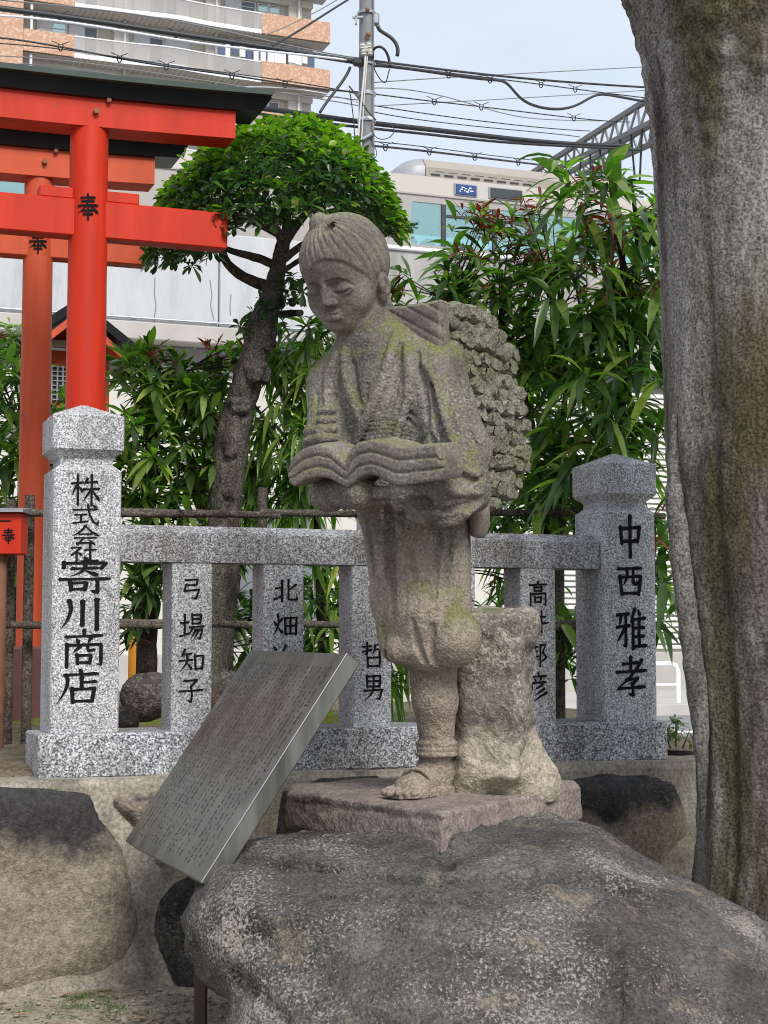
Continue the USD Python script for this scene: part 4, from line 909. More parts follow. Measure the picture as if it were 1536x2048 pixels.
def plinth_sdf(p):
    q = p + (np.stack([meshkit.fbm(p * V(6, 6, 16) + k * 5.1, 4, 70 + k) for k in range(3)], 1) - .5) * .022
    d = np.full(len(p), -9.); n = len(PP)
    for i in range(n):
        a, b = np.array(PP[i]), np.array(PP[(i + 1) % n]); t = (b - a) / np.linalg.norm(b - a); nn = V(t[1], -t[0])
        d = np.maximum(d, (q[:, :2] - a) @ nn - (PZ - q[:, 2]) * .12)
    d = smax(d, q[:, 2] - PZ, .008); d = smax(d, PZ - .10 - q[:, 2], .005)
    g = np.abs(q[:, 2] - (PZ - .024)); return d + .004 * np.exp(-(g / .004) ** 2) * (q[:, 0] < .15)
pm = surface_nets(plinth_sdf, V(-.40, 3.95, PZ - .12), V(.75, 5.25, PZ + .03), .0062)
obj('plinth', roughen(pm, .003, 50., 71, 3), 'plinth_stone', st, True)
# ------------------------------------------------------------------ steel plate on its post
def solve_plate():
    from scipy.optimize import least_squares
    C = np.array([(500, 1298), (695, 1308), (403, 1765), (250, 1683)], float)     # TL TR BR BL
    def build(x):
        th, sl, w, l = x[0], x[1], x[2], x[3]; o = V(x[4], x[5], x[6])
        W = V(math.cos(th), math.sin(th), 0); Hh = V(-math.sin(th), math.cos(th), 0); Ls = Hh * math.cos(sl) + ZUP * math.sin(sl)
        return W, Ls, [o - W * w / 2 + Ls * l, o + W * w / 2 + Ls * l, o + W * w / 2, o - W * w / 2]
    def proj(p):
        d = p - EYE; f = d[1] * cp_ + d[2] * sp_; u = -d[1] * sp_ + d[2] * cp_; return 768 + FPX * d[0] / f, 1024 - FPX * u / f
    def res(x): return np.r_[np.ravel([proj(p) for p in build(x)[2]] - C), (x[5] - 4.40) * 300]
    r = least_squares(res, [math.radians(-70), math.radians(50), .33, .65, -.6, 4.40, .33]); return build(r.x), r.x
(PWX, PLS, PCOR), _x = solve_plate(); PNR = unit(np.cross(PWX, PLS)); pw_, pl_ = _x[2], _x[3]
if np.dot(PNR, EYE - PCOR[0]) < 0: PNR = -PNR
pth = .045; pcen = sum(PCOR) / 4
sign = thing('information_plate', 'tilted brushed steel plate covered in small engraved text, on a brown post beside the boulder', 'information plate', V(pcen[0], pcen[1], 0))
tray = obj('plate', cbox(pcen - PNR * pth / 2, (pw_, pl_, pth), (PWX, PLS, PNR), .003), 'steel_plate', sign)
obj('polished_edge', tube([PCOR[2] + PNR * .0005, PCOR[1] + PNR * .0005], .0017, 6), 'steel_edge', tray)
rr = random.Random(3); marks = []
cols = 23
for c in range(cols):
    w = pw_ * (.5 - .05 - .9 * (c + .5) / cols); l = pl_ * .93; big = c == 0
    stop = pl_ * (.04 if c % 6 else rr.uniform(.2, .5))
    if big: stop = pl_ * .42
    while l > stop:
        s = pw_ * (.017 if big else .0095); o = PCOR[3] + PWX * (pw_ / 2 + w) + PLS * l + PNR * .0008
        for k in range(rr.choice((1, 2, 2)) + 2 * big):
            if rr.random() < .5: sz = (s * rr.uniform(.8, 1.5), s * .17, .0012)
            else: sz = (s * .2, s * rr.uniform(.7, 1.4), .0012)
            marks.append(box(o + PWX * s * rr.uniform(-.5, .5) + PLS * s * rr.uniform(-.6, .6), sz, (PWX, PLS, PNR)))
        l -= pl_ * (.036 if big else .0225); 
        if rr.random() < .04: l -= pl_ * .02
obj('engraved_text', marks, 'plate_ink', tray, kind='stuff')
pt = at(397, 1790, 0.); 
pf = atz(398, 2000, .12); pf = V(at(402, 1900, 4.40)[0], 4.40, 0)
obj('post', cbox(V(pf[0], pf[1], .23), (.034, .034, .56), None, .003), 'brown_steel', sign)

# ------------------------------------------------------------------ big tree trunk on the right
def trunk_mesh():
    Yt = 4.78; rows, n = 150, 200; zs = np.linspace(-.05, 3.6, rows)
    edge = np.array([(-60, 1240), (0, 1268), (60, 1280), (100, 1290), (180, 1296), (250, 1304), (500, 1316), (800, 1324), (1000, 1334), (1200, 1354), (1400, 1376), (1560, 1385), (1700, 1380), (1850, 1360), (2040, 1310)], float)
    v = []
    for z in zs:
        py = 1265 - (z - 1.1) / Yt * FPX * 1.0
        le = (np.interp(py, edge[:, 0], edge[:, 1]) - 768) / FPX * Yt
        cx = 1.22 + .012 * (z - .5); R = cx - le
        ry = max(R * .92, .2)
        for j in range(n):
            a = 2 * math.pi * j / n; lob = 1 + .018 * math.sin(5 * a + .3 * z + .6) + .012 * math.sin(9 * a + 1.7 + .5 * z)
            fl = .075 * math.exp(-((a - math.pi * 1.14) / .10) ** 2) * np.interp(z, [0, .6, 1.6, 2.1], [.3, .6, 1., 0.])      # paler rib up the left side
            cr = -.03 * math.exp(-((a - math.pi * 1.225) / .05) ** 2) * np.interp(z, [0, 1.9, 2.3], [1., 1., 0])
            q = 1 if a > math.pi / 2 and a < 1.5 * math.pi else 1
            v.append((cx + R * math.cos(a) * (lob + fl + cr) / 1.05, Yt + ry * math.sin(a) * (lob + fl + cr), z))
    v = np.array(v); i, j = np.meshgrid(np.arange(rows - 1), np.arange(n), indexing='ij')
    q = np.stack([i * n + j, i * n + (j + 1) % n, (i + 1) * n + (j + 1) % n, (i + 1) * n + j], -1).reshape(-1, 4)
    m = trimesh.Trimesh(v, np.vstack([q[:, [0, 1, 2]], q[:, [0, 2, 3]]]), process=False)
    m = m.subdivide()
    vv = np.asarray(m.vertices); nn = np.array(m.vertex_normals)
    d = (meshkit.fbm(vv * V(9, 9, 3.), 4, 5) - .5) * .022 + (meshkit.fbm(vv * V(34, 34, 22), 3, 6) - .5) * .012
    # scaly plates near the fork at the top
    pl = np.clip((vv[:, 2] - 2.35) / .3, 0, 1) * (meshkit.fbm(vv * V(30, 30, 24), 2, 8) - .5) * .03
    return trimesh.Trimesh(vv + nn * (d + pl)[:, None], m.faces, process=False)
bt = thing('big_tree', 'massive grey mossy tree trunk filling the right edge beside the boulder', 'tree', V(1.0, 4.78, 0))
tm = trunk_mesh(); c = tm.triangles_center
obj('trunk', tm, 'big_bark', bt, True)
ribp = smoothpath([at(x, y, 4.66 + .0 * y) for x, y in ((1350, 830), (1352, 950), (1362, 1100), (1378, 1250), (1396, 1400), (1404, 1540), (1405, 1640))], 40)
rib = tube(ribp, np.interp(np.linspace(0, 1, 40), [0, .2, .7, 1], [.008, .034, .030, .008]), 20).subdivide()
obj('side_rib', roughen(rib, .008, 22., 12, 4), 'pale_bark', bt, True)
for k, (z, a) in enumerate(((2.06, 4.55), (1.35, 4.62), (2.5, 4.9))):      # branch scars
    cx = 1.22; R = .33; p = V(cx + R * math.cos(a) * .9, 4.78 + R * .92 * math.sin(a), z)
    s = trimesh.creation.torus(.028, .010, major_sections=24, minor_sections=8); w = unit(V(math.cos(a), math.sin(a), 0)); t = V(-w[1], w[0], 0)
    vv = np.asarray(s.vertices); obj('branch_scar', roughen(trimesh.Trimesh(p + vv[:, :1] * t + vv[:, 1:2] * ZUP * .55 + vv[:, 2:3] * w, s.faces, process=False), .005, 40., k), 'big_bark', bt, True)
# a limb and its leaves above the frame, which the sky lights through
# ------------------------------------------------------------------ leaves
def leaf_verts(kind):
    """one leaf along +x, face up: (unit-length vertices, faces)"""
    if kind == 'long': xs, ws = np.array([0, .1, .28, .5, .72, .88, 1.]), np.array([.015, .045, .095, .115, .085, .04, .002])
    elif kind == 'narrow': xs, ws = np.array([0, .12, .35, .65, .85, 1.]), np.array([.012, .035, .065, .06, .032, .002])
    else: xs, ws = np.array([0, .15, .45, .72, .9, 1.]), np.array([.03, .06, .16, .22, .15, .02])
    v = []
    for x, w in zip(xs, ws): v += [(x, w, w * .35), (x, 0, 0), (x, -w, w * .35)]
    f = []
    for i in range(len(xs) - 1):
        a = i * 3; f += [[a, a + 1, a + 4], [a, a + 4, a + 3], [a + 1, a + 2, a + 5], [a + 1, a + 5, a + 4]]
    return np.array(v), np.array(f)
LEAF = {k: leaf_verts(k) for k in ('long', 'narrow', 'round')}
def leaf_at(kind, o, d, up, L, droop, wide=1.):
    v, f = LEAF[kind]; d = unit(d); s = np.cross(up, d); s = unit(s if np.linalg.norm(s) > .05 else V(d[1], -d[0], .01)); u = np.cross(d, s)
    x = v[:, 0]; bend = -droop * x ** 2
    return o + L * (x[:, None] * d + (v[:, 1:2] * wide) * s + v[:, 2:3] * u + bend[:, None] * ZUP), f
def plant(t, leaves, stuff_name, singles=300):
    """leaves: list of (verts, faces, material). The largest in view become parts of their own, the rest one part per material."""
    def area(l):
        v = l[0]; d = v - EYE; x, y = d[:, 0] / d[:, 1] * FPX + 768, 1265 - d[:, 2] / d[:, 1] * FPX
        if x.mean() < 0 or x.mean() > 1536 or y.mean() > 1480: return 0
        return (x.max() - x.min() + 8) * (y.max() - y.min() + 8)
    order = sorted(range(len(leaves)), key=lambda i: -area(leaves[i])); one = set(order[:singles])
    for i in order[:singles]: obj('leaf', (leaves[i][0], leaves[i][1]), leaves[i][2] + '_single', t, True)
    by = {}
    for i, l in enumerate(leaves):
        if i not in one: by.setdefault(l[2], []).append(l)
    for m, ls in by.items():
        n = 0; vs, fs_ = [], []
        for v, f, _ in ls: vs.append(v); fs_.append(f + n); n += len(v)
        obj(stuff_name, (np.vstack(vs), np.vstack(fs_)), m, t, True, kind='stuff')
def whorl(rg, leaves, o, axis, n, L, mats, kind='long', droop=.35, spread=1.1, wide=1.):
    axis = unit(axis); a = unit(np.cross(axis, V(.3, .9, .2))); b = np.cross(axis, a); ph = rg.uniform(0, 6.28)
    for i in range(n):
        g = ph + 2.4 * i + rg.uniform(-.3, .3); sp = spread * rg.uniform(.55, 1.15)
        d = axis * math.cos(sp) + (a * math.cos(g) + b * math.sin(g)) * math.sin(sp); d[2] -= rg.uniform(.0, .35)
        l = L * rg.uniform(.5, 1.2)
        v, f = leaf_at(kind, o + axis * rg.uniform(-.03, .02) * (L / .15), d, ZUP + V(rg.uniform(-.4, .4), rg.uniform(-.4, .4), 0), l, droop * rg.uniform(.5, 1.5), wide)
        leaves.append((v, f, rg.choices([m for m, _ in mats], [w for _, w in mats])[0]))
# ------------------------------------------------------------------ evergreen shrubs behind the fence
def shrub(label, seed, trunks, blobs, mats, redtop, L, kind='long', droop=.4, wide=1., n=(6, 10), singles=300, name='evergreen_shrub'):
    """trunks: pixel polylines with radii at a distance; blobs: (px, py, rx, ry, Y, dY, number of whorls)"""
    rg = random.Random(seed); base = trunks[0]; b0 = at(*base[0][0], base[1])
    t = thing(name, label, 'shrub', V(b0[0], b0[1], ZBED))
    nodes = []
    for pts, Y, r0, r1 in trunks:
        p = smoothpath([at(*q, Y) for q in pts], 22); nodes.append(p)
        m = tube(p, np.linspace(r0, r1, 22), 12); obj('trunk', roughen(m, r0 * .2, 20., seed, 3), 'shrub_bark', t, True)
    allp = np.vstack(nodes); leaves, twigs = [], []
    for (px, py, rx, ry, Y, dY, k) in blobs:
        for _ in range(int(k * {101: .85, 102: 1.05}.get(seed, 1.2))):
            while True:
                a, b, c = rg.uniform(-1, 1), rg.uniform(-1, 1), rg.uniform(-1, 1)
                if a * a + b * b + c * c < 1: break
            o = at(px + a * rx, py + b * ry, Y + c * dY)
            if o[2] < ZBED + .12: continue
            near = allp[np.argmin(np.linalg.norm(allp - o, axis=1) + np.maximum(allp[:, 2] - o[2], 0) * 2)]
            ax = unit(o - near + V(rg.uniform(-.2, .2), rg.uniform(-.25, .05), rg.uniform(.0, .3)))
            red = rg.random() < redtop(px + a * rx, py + b * ry)
            mm = [('leaf_red', 1)] if red else mats(px + a * rx, py + b * ry)
            l = L * (rg.uniform(.5, .75) if red else rg.uniform(.75, 1.2))
            whorl(rg, leaves, o, ax if not red else ax + ZUP * .6, rg.randint(*n), l, mm, kind if not red else 'narrow', droop, wide=wide)
            if rg.random() < .4:
                k_ = min(1., .30 / max(np.linalg.norm(o - near), .01)); near = o - (o - near) * k_
                twigs.append(tube(smoothpath([near, near + (o - near) * .5 + V(0, 0, .03 * rg.uniform(-1, 1)), o + ax * .01], 6), np.linspace(.0042, .0018, 6), 5))
    obj('twigs', twigs, 'shrub_bark', t, True, kind='stuff')
    plant(t, leaves, 'foliage', singles)
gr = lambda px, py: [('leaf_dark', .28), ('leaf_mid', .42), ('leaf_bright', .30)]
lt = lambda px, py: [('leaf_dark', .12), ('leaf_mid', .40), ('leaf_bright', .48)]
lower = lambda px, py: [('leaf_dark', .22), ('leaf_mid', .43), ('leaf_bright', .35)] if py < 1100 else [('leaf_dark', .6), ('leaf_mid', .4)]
# right of the statue, tall one beside the trunk
shrub('tall long-leaved evergreen shrub between the right pillar and the big trunk', 101,
      [([(1262, 1440), (1258, 1200), (1240, 900), (1252, 620), (1222, 420)], 6.5, .030, .014), ([(1250, 760), (1275, 560), (1262, 360)], 6.55, .016, .007), ([(1240, 900), (1180, 700), (1150, 560)], 6.5, .013, .006)],
      [(1240, 430, 95, 90, 6.4, .25, 30), (1250, 560, 110, 130, 6.5, .3, 44), (1240, 800, 110, 170, 6.5, .35, 58), (1180, 950, 110, 120, 6.6, .3, 34), (1320, 1150, 60, 150, 6.4, .2, 22), (1150, 380, 55, 50, 6.3, .15, 7), (1180, 620, 110, 120, 6.6, .3, 34)],
      gr, lambda x, y: .26 if y < 620 else .10, .20, n=(6, 10), wide=.85, droop=.45)
shrub('broad evergreen shrub with red new shoots behind the firewood on the statue\'s back', 102,
      [([(1118, 1440), (1110, 1250), (1085, 1000), (1050, 800), (1000, 640)], 6.9, .028, .012), ([(1085, 1000), (1130, 800), (1120, 620)], 6.9, .016, .008), ([(1050, 800), (960, 690), (900, 600)], 6.9, .012, .006)],
      [(980, 540, 120, 80, 6.8, .25, 44), (1060, 640, 110, 110, 6.9, .3, 50), (1090, 800, 90, 140, 6.9, .3, 50), (1080, 980, 110, 110, 6.9, .3, 44), (900, 590, 50, 50, 6.9, .15, 12), (1110, 500, 90, 70, 6.9, .3, 28), (1000, 1150, 130, 150, 7.1, .3, 46), (1110, 1280, 60, 130, 6.9, .3, 26), (820, 580, 40, 50, 6.8, .1, 8), (985, 445, 95, 40, 6.8, .15, 22), (1085, 420, 50, 40, 6.6, .1, 9)],
      gr, lambda x, y: .55 if y < 520 else .30 if y < 640 else .07, .16, wide=.95, droop=.4)
shrub('yellow-green weeping evergreen shrub close behind the boy\'s book arm', 103,
      [([(640, 1420), (640, 1200), (635, 1000), (650, 820), (660, 690)], 7.3, .022, .010), ([(640, 1000), (560, 880), (500, 800)], 7.3, .012, .006)],
      [(620, 720, 90, 80, 7.2, .25, 34), (610, 860, 100, 110, 7.2, .3, 52), (580, 980, 110, 70, 7.3, .3, 34), (660, 1180, 110, 130, 7.4, .3, 52), (790, 1300, 60, 100, 7.4, .3, 20), (500, 900, 60, 120, 7.4, .2, 20), (620, 1320, 120, 90, 7.5, .3, 30)],
      lt, lambda x, y: .15 if 660 < y < 740 and x < 590 else .0, .17, 'narrow', .75, wide=1.15)
shrub('dense dark evergreen shrub between the left pillar and the leaning tree', 104,
      [([(292, 1350), (296, 1180), (298, 1000), (302, 840), (285, 740)], 7.0, .048, .022), ([(300, 860), (350, 780), (420, 800), (455, 830)], 7.0, .018, .008), ([(302, 840), (330, 770), (380, 740)], 7.0, .014, .006)],
      [(300, 760, 90, 70, 6.9, .3, 44), (280, 900, 70, 120, 6.8, .25, 44), (390, 800, 80, 100, 7.0, .3, 44), (390, 950, 80, 110, 7.0, .3, 46), (300, 1090, 70, 130, 6.9, .25, 34), (460, 720, 60, 40, 7.2, .2, 22), (440, 1080, 60, 120, 7.2, .3, 26), (480, 1250, 60, 90, 7.3, .2, 24), (260, 1230, 30, 80, 6.8, .1, 9)],
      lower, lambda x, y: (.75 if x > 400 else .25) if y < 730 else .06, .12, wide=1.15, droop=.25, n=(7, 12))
shrub('bright evergreen shrub behind the orange gate columns at the left edge', 105,
      [([(40, 1390), (38, 1200), (45, 1000), (40, 850)], 8.2, .035, .014)],
      [(20, 720, 70, 70, 8.1, .3, 30), (30, 850, 90, 110, 8.1, .3, 44), (20, 980, 90, 90, 8.1, .3, 32), (160, 900, 60, 160, 8.3, .3, 30), (60, 1180, 60, 110, 8.3, .3, 24)],
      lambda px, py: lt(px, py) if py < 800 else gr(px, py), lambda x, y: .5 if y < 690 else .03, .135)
# low plant by the right end of the kerb
lv = []; rg = random.Random(8); w0 = atz(1352, 1497, ZBED - .01)
wd = thing('weed', 'small weed growing at the right end of the kerb stone', 'weed', w0)
obj('stem', [tube([w0 + V(dx, 0, 0), w0 + V(dx * 2.2, 0, h)], [.0035, .0015], 5) for dx, h in ((-.02, .07), (.0, .11), (.025, .075))], 'shrub_bark', wd, kind='stuff')
for _ in range(42):
    k = rg.random(); o = w0 + V(rg.uniform(-.07, .07) * (1.2 - k), rg.uniform(-.05, .05), .012 + .10 * k); whorl(rg, lv, o, V(rg.uniform(-1, 1), rg.uniform(-1, 0), .8), 4, .028, [('leaf_mid', 1), ('leaf_dark', .6)], 'round', .3)
plant(wd, lv, 'foliage', 0)

# ------------------------------------------------------------------ clipped tree with the leaning trunk
YP = 6.75
tp = thing('clipped_tree', 'clipped round-topped evergreen tree with a gnarled leaning trunk behind the fence', 'tree', V(at(440, 1420, YP)[0], YP, ZBED))
main = smoothpath([at(x, y, YP) for x, y in ((432, 1440), (436, 1260), (445, 1120), (455, 960), (478, 820), (505, 730), (525, 650), (548, 575), (560, 520), (568, 470))], 60)
zz = np.linspace(0, 1, 60)
rads = np.interp(zz, [0, .15, .5, .72, .8, .84, 1], [.082, .074, .070, .062, .064, .048, .030]) * (1 + .09 * np.sin(zz * 41) * np.sin(zz * 17 + 1)) 
mt_ = tube(main, rads, 26).subdivide(); nn = np.array(mt_.vertex_normals); vv = np.asarray(mt_.vertices)
mt_ = trimesh.Trimesh(vv + nn * (((meshkit.fbm(vv * V(14, 14, 5), 4, 9) - .5) * .030 + (meshkit.fbm(vv * V(60, 60, 24), 2, 4) - .5) * .014))[:, None], mt_.faces, process=False)
tk = obj('trunk', mt_, 'pine_bark', tp, True)
for (x, y, r) in ((515, 745, .055), (478, 815, .045), (462, 905, .036), (455, 990, .032), (447, 1030, .030), (545, 600, .050), (585, 605, .020), (540, 690, .03)):
    s = trimesh.creation.icosphere(3, r); s.apply_translation(at(x, y, YP - .05)); obj('burl', roughen(s, r * .5, 26., int(x), 4), 'pine_bark', tk, True)
obj('branch_stub', tube([at(560, 628, YP), at(598, 626, YP - .05), at(604, 625, YP - .06)], [.016, .014, .012], 10), 'pine_bark', tk)
for pts, r0, r1 in (([(555, 590), (525, 570), (478, 548), (450, 520), (446, 470), (455, 400)], .030, .012), ([(562, 540), (510, 515), (440, 490), (400, 440)], .022, .008), ([(566, 510), (545, 450), (490, 400), (470, 340)], .024, .008), ([(568, 500), (575, 420), (560, 330)], .024, .008), ([(568, 490), (610, 430), (660, 380), (690, 350)], .022, .007),
                    ([(565, 520), (620, 480), (690, 440), (740, 420)], .018, .006), ([(562, 545), (600, 520), (650, 490)], .014, .006), ([(500, 410), (430, 370), (370, 380)], .014, .005), ([(560, 470), (470, 430), (360, 430)], .018, .006)):
    dy = [0] + [random.Random(pts[1][0] + i).uniform(-.12, .12) for i in range(len(pts) - 1)]
    obj('branch', roughen(tube(smoothpath([at(*q, YP + d) for q, d in zip(pts, dy)], 20), np.linspace(r0, r1, 20), 9), .004, 30., 3), 'pine_bark', tp, True)
rg = random.Random(77); lv = []; tw = []
def crown_top(x): return np.interp(x, [300, 340, 420, 500, 580, 660, 720, 770, 800], [455, 370, 290, 246, 236, 250, 290, 360, 440])
def crown_bot(x): return np.interp(x, [300, 340, 420, 480, 560, 640, 720, 770, 800], [520, 525, 478, 455, 440, 420, 440, 452, 470])
hub = at(568, 480, YP)
ntop = 0
while ntop < 1350:
    x = rg.uniform(300, 800); t0, b0 = crown_top(x), crown_bot(x); hw = 250
    yd = rg.uniform(-1, 1); R = math.sqrt(max(0, 1 - ((x - 552) / 258) ** 2)); dY = yd * .56 * max(R, .15)
    tt = t0 + (b0 - t0) * (1 - math.sqrt(max(0, 1 - yd * yd))) * .8                      # the dome falls away to front and back
    k = rg.random() ** 2.2 if rg.random() < .72 else rg.random()
    y = tt + 8 + (b0 - tt) * k
    cl = meshkit.noise(np.array([[x / 38, y / 38, dY * 7]]), 5)[0]
    if cl < .40 and k > .12: continue
    o = at(x, y, YP + dY); ax = unit((o - hub) * V(1, 1.1, 1.3) + V(0, 0, .25))
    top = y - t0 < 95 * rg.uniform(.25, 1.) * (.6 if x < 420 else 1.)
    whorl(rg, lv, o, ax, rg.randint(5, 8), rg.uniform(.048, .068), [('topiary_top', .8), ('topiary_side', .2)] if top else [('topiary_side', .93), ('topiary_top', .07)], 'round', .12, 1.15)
    if rg.random() < .2 and k < .5: tw.append(tube(smoothpath([o, o - ax * .05 + V(rg.uniform(-.02, .02), 0, .01), o - ax * .11], 5), [.0015, .0018, .002, .0024, .003], 4))
    ntop += 1
for (x, y, n_) in ((340, 515, 5), (370, 520, 4), (800, 440, 4), (570, 560, 6), (590, 600, 5), (520, 610, 4), (480, 640, 3), (590, 570, 4), (560, 640, 3), (640, 470, 6), (420, 500, 5)):
    for _ in range(n_):
        o = at(x + rg.uniform(-22, 22), y + rg.uniform(-16, 16), YP - .1 + rg.uniform(-.1, .1)); whorl(rg, lv, o, V(rg.uniform(-1, 1), -.5, rg.uniform(-.6, .6)), 6, .055, [('topiary_side', 1)], 'round', .2)
for _ in range(46):
    x = rg.uniform(330, 780); o = at(x, crown_top(x) + rg.uniform(8, 34), YP + rg.uniform(-.2, .2)); e = o + V(rg.uniform(-.04, .04), rg.uniform(-.03, .03), rg.uniform(.008, .025))
    tw.append(tube([o - V(0, 0, .06), o, e], [.002, .002, .001], 4)); whorl(rg, lv, e, V(rg.uniform(-.4, .4), 0, 1), rg.randint(3, 6), rg.uniform(.035, .065), [('topiary_top', .7), ('topiary_side', .3)], 'round', .1, .8)
obj('twigs', tw, 'pine_bark', tp, kind='stuff')
plant(tp, lv, 'crown', 300)
# ------------------------------------------------------------------ old bamboo fence, stones and props behind the granite fence
bf = thing('bamboo_fence', 'low weathered bamboo rail fence among the shrubs behind the granite fence', 'fence', at(300, 1400, 6.3))
for y0, y1 in ((1022, 1030), (1247, 1252)):
    for x0, x1 in ((-60, 415), (225, 560), (520, 900), (840, 1180), (1090, 1330)):
        a, b = at(x0, y0 + rng.uniform(-3, 3), 6.15 + .0004 * x0), at(x1, y1 + rng.uniform(-3, 3), 6.15 + .0004 * x1)
        p = np.linspace(a, b, 24); r = np.where(np.arange(24) % 6 == 0, .0165, .0145); obj('rail', tube(p, r, 10), 'bamboo_old', bf, True)
for x, yt in ((525, 975), (1118, 980), (848, 1000), (22, 1000), (60, 990)):
    a = at(x, yt, 6.25 + .0004 * x); obj('stake', tube([V(a[0], a[1], ZBED - .05), a], .020, 10), 'bamboo_old', bf)
for i, (x, y, r, Y, lab) in enumerate(((300, 1392, .105, 6.35, 'rounded dark garden stone behind the first narrow fence post'), (442, 1388, .10, 6.5, 'rounded garden stone just left of the steel plate, behind the fence'), (246, 1440, .055, 5.75, 'small garden stone tucked beside the tall left pillar'))):
    s = trimesh.creation.icosphere(4, r); s.vertices *= (1, .9, .95); c = at(x, y, Y); s.apply_translation(c)
    obj('garden_stone', roughen(roughen(s, r * .35, 7., 40 + i, 3), .006, 40., i), 'garden_stone', None, True, label=lab, cat='stone')
op = at(268, 1320, 9.5)
obj('marker_post', tube([V(op[0], op[1], at(268, 1372, 9.5)[2]), V(op[0], op[1], op[2] + .12), V(op[0], op[1], op[2] + .17)], [.035, .035, .02], 16), 'orange_post', None, True, label='orange marker post beside the dark shrub trunk', cat='post')
fl = trimesh.Trimesh(*leaf_at('round', V(0, 0, 0), V(1, .3, 0), ZUP, .06, .1)); c = atz(252, 2038, .016); obj('fallen_leaf', trimesh.Trimesh(np.asarray(fl.vertices) * (1, 1, 1) + c, fl.faces, process=False), 'dry_leaf', None, label='single dry pinkish leaf lying on the ground at the lower left', cat='leaf')

# litter on the ground in front
rg = random.Random(21); peb = []
for _ in range(420):
    p = atz(rg.uniform(-40, 480), 1978 + rg.random() ** 1.2 * 120, .008); r = rg.uniform(.0025, .009) * (2.0 if rg.random() < .04 else 1.)
    m = trimesh.creation.icosphere(1, r); m.vertices *= (rg.uniform(.8, 1.4), rg.uniform(.8, 1.3), .6); m.apply_translation(p + V(0, 0, rg.uniform(-.004, .008))); peb.append(m)
obj('gravel', peb, 'front_ground', None, kind='stuff', label='small loose pebbles scattered over the ground at the lower left')
tuft = []
for _ in range(26):
    c0 = atz(rg.uniform(40, 300), rg.uniform(1990, 2040), .012)
    for _ in range(16):
        v_, f_ = leaf_at('narrow', c0 + V(rg.gauss(0, .014), rg.gauss(0, .014), 0), V(rg.uniform(-1, 1), rg.uniform(-1, 1), 1.), ZUP + V(.3, 0, 0), rg.uniform(.008, .022), .4, 1.6); tuft.append(trimesh.Trimesh(v_, f_, process=False))
obj('ground_weeds', tuft, 'leaf_mid', None, kind='stuff', label='tiny green weeds sprouting from the ground at the lower left')
for k, (x, y, a) in enumerate(((118, 1992, 1.), (330, 2020, 2.2), (25, 2030, .4))):
    m = trimesh.Trimesh(*leaf_at('round', V(0, 0, 0), V(math.cos(a), math.sin(a), .1), ZUP, .045, .15)); c = atz(x, y, .018)
    obj('fallen_leaf', trimesh.Trimesh(np.asarray(m.vertices) + c, m.faces, process=False), 'dry_leaf', None, label=('small dry leaf on the ground close under the big tan wall stone', 'small dry leaf on the ground just left of the plate\'s post', 'small dry leaf on the ground at the lower left corner')[k], cat='leaf')
# ------------------------------------------------------------------ little shrine and offering box at the left
def quadprism(p4, th, n): return hull([p for q in p4 for p in (V(*q), V(*q) + n * th)])
Yh = 8.6; hc = at(150, 735, Yh); h = thing('small_shrine', 'small red wooden shrine with dark gabled roof behind the torii columns', 'shrine', V(hc[0], hc[1], ZBED))
def hx(px, py, d=0.): return onplane(px, py, hc + NB * d, NB)
apex = hx(146, 628); el, er = hx(24, 715), hx(262, 694); zav = (el[2] + er[2]) / 2 - .02
hw = np.dot(er - apex, U) * .97; apz = apex[2]
for sg in (-1, 1):
    a, b = apex - NB * .18, apex + U * sg * hw * (1.0) + ZUP * (zav - apz) - NB * .18
    nrm = unit(np.cross(b - a, NB)) * (1 if np.cross(b - a, NB)[2] > 0 else -1)
    obj('roof_slope', quadprism([a, b, b + NB * .95, a + NB * .95], .045, nrm), 'black_paint', h)
    obj('barge_board', quadprism([a - ZUP * .012, b - ZUP * .012 - U * sg * .05, b - ZUP * .05 - U * sg * .05, a - ZUP * .06], .03, NB), 'vermilion_faded', h)
    obj('rafter', quadprism([a + NB * .1 - ZUP * .02, b + NB * .1 - U * sg * .03 - ZUP * .02, b + NB * .1 - ZUP * .06 - U * sg * .03, a + NB * .1 - ZUP * .06], .04, NB), 'vermilion_faded', h)
hb0, hb1 = hx(118, 800)[2] - .12, zav + .04
obj('wall', cbox(apex + U * 0 + NB * .25 + ZUP * ((hb0 + hb1) / 2 - apz), (.44, .34, hb1 - hb0), (U, NB, ZUP), .004), 'vermilion_faded', h)
obj('gable_panel', hull([apex + U * a + NB * .09 + ZUP * (z - apz) + NB * t for a, z in ((-.3, zav + .06), (.3, zav + .06), (0, apz - .05)) for t in (0, .02)]), 'vermilion_faded', h)
obj('name_board', cbox(apex + NB * .06 + ZUP * (zav + .075 - apz) - U * .02, (.22, .02, .035), (U, NB, ZUP), .002), 'apt_wall', h)
lat = obj('lattice_window', cbox(apex + NB * .073 + ZUP * (hb0 + .16 - apz + .06) - U * .055, (.10, .012, .20), (U, NB, ZUP), .001), 'dark_gap', h)
for i in range(4): obj('lattice_bar', cbox(apex + NB * .062 + ZUP * (hb0 + .22 - apz) - U * (.10 - .03 * i), (.008, .01, .20), (U, NB, ZUP), .001), 'galvanised', lat)
for i in range(8): obj('lattice_bar', cbox(apex + NB * .060 + ZUP * (hb0 + .13 - apz + .026 * i) - U * .055, (.10, .006, .006), (U, NB, ZUP), .001), 'galvanised', lat)
obj('sill', cbox(apex + NB * .2 + ZUP * (hb0 - .03 - apz), (.6, .5, .06), (U, NB, ZUP), .004), 'apt_wall', h)
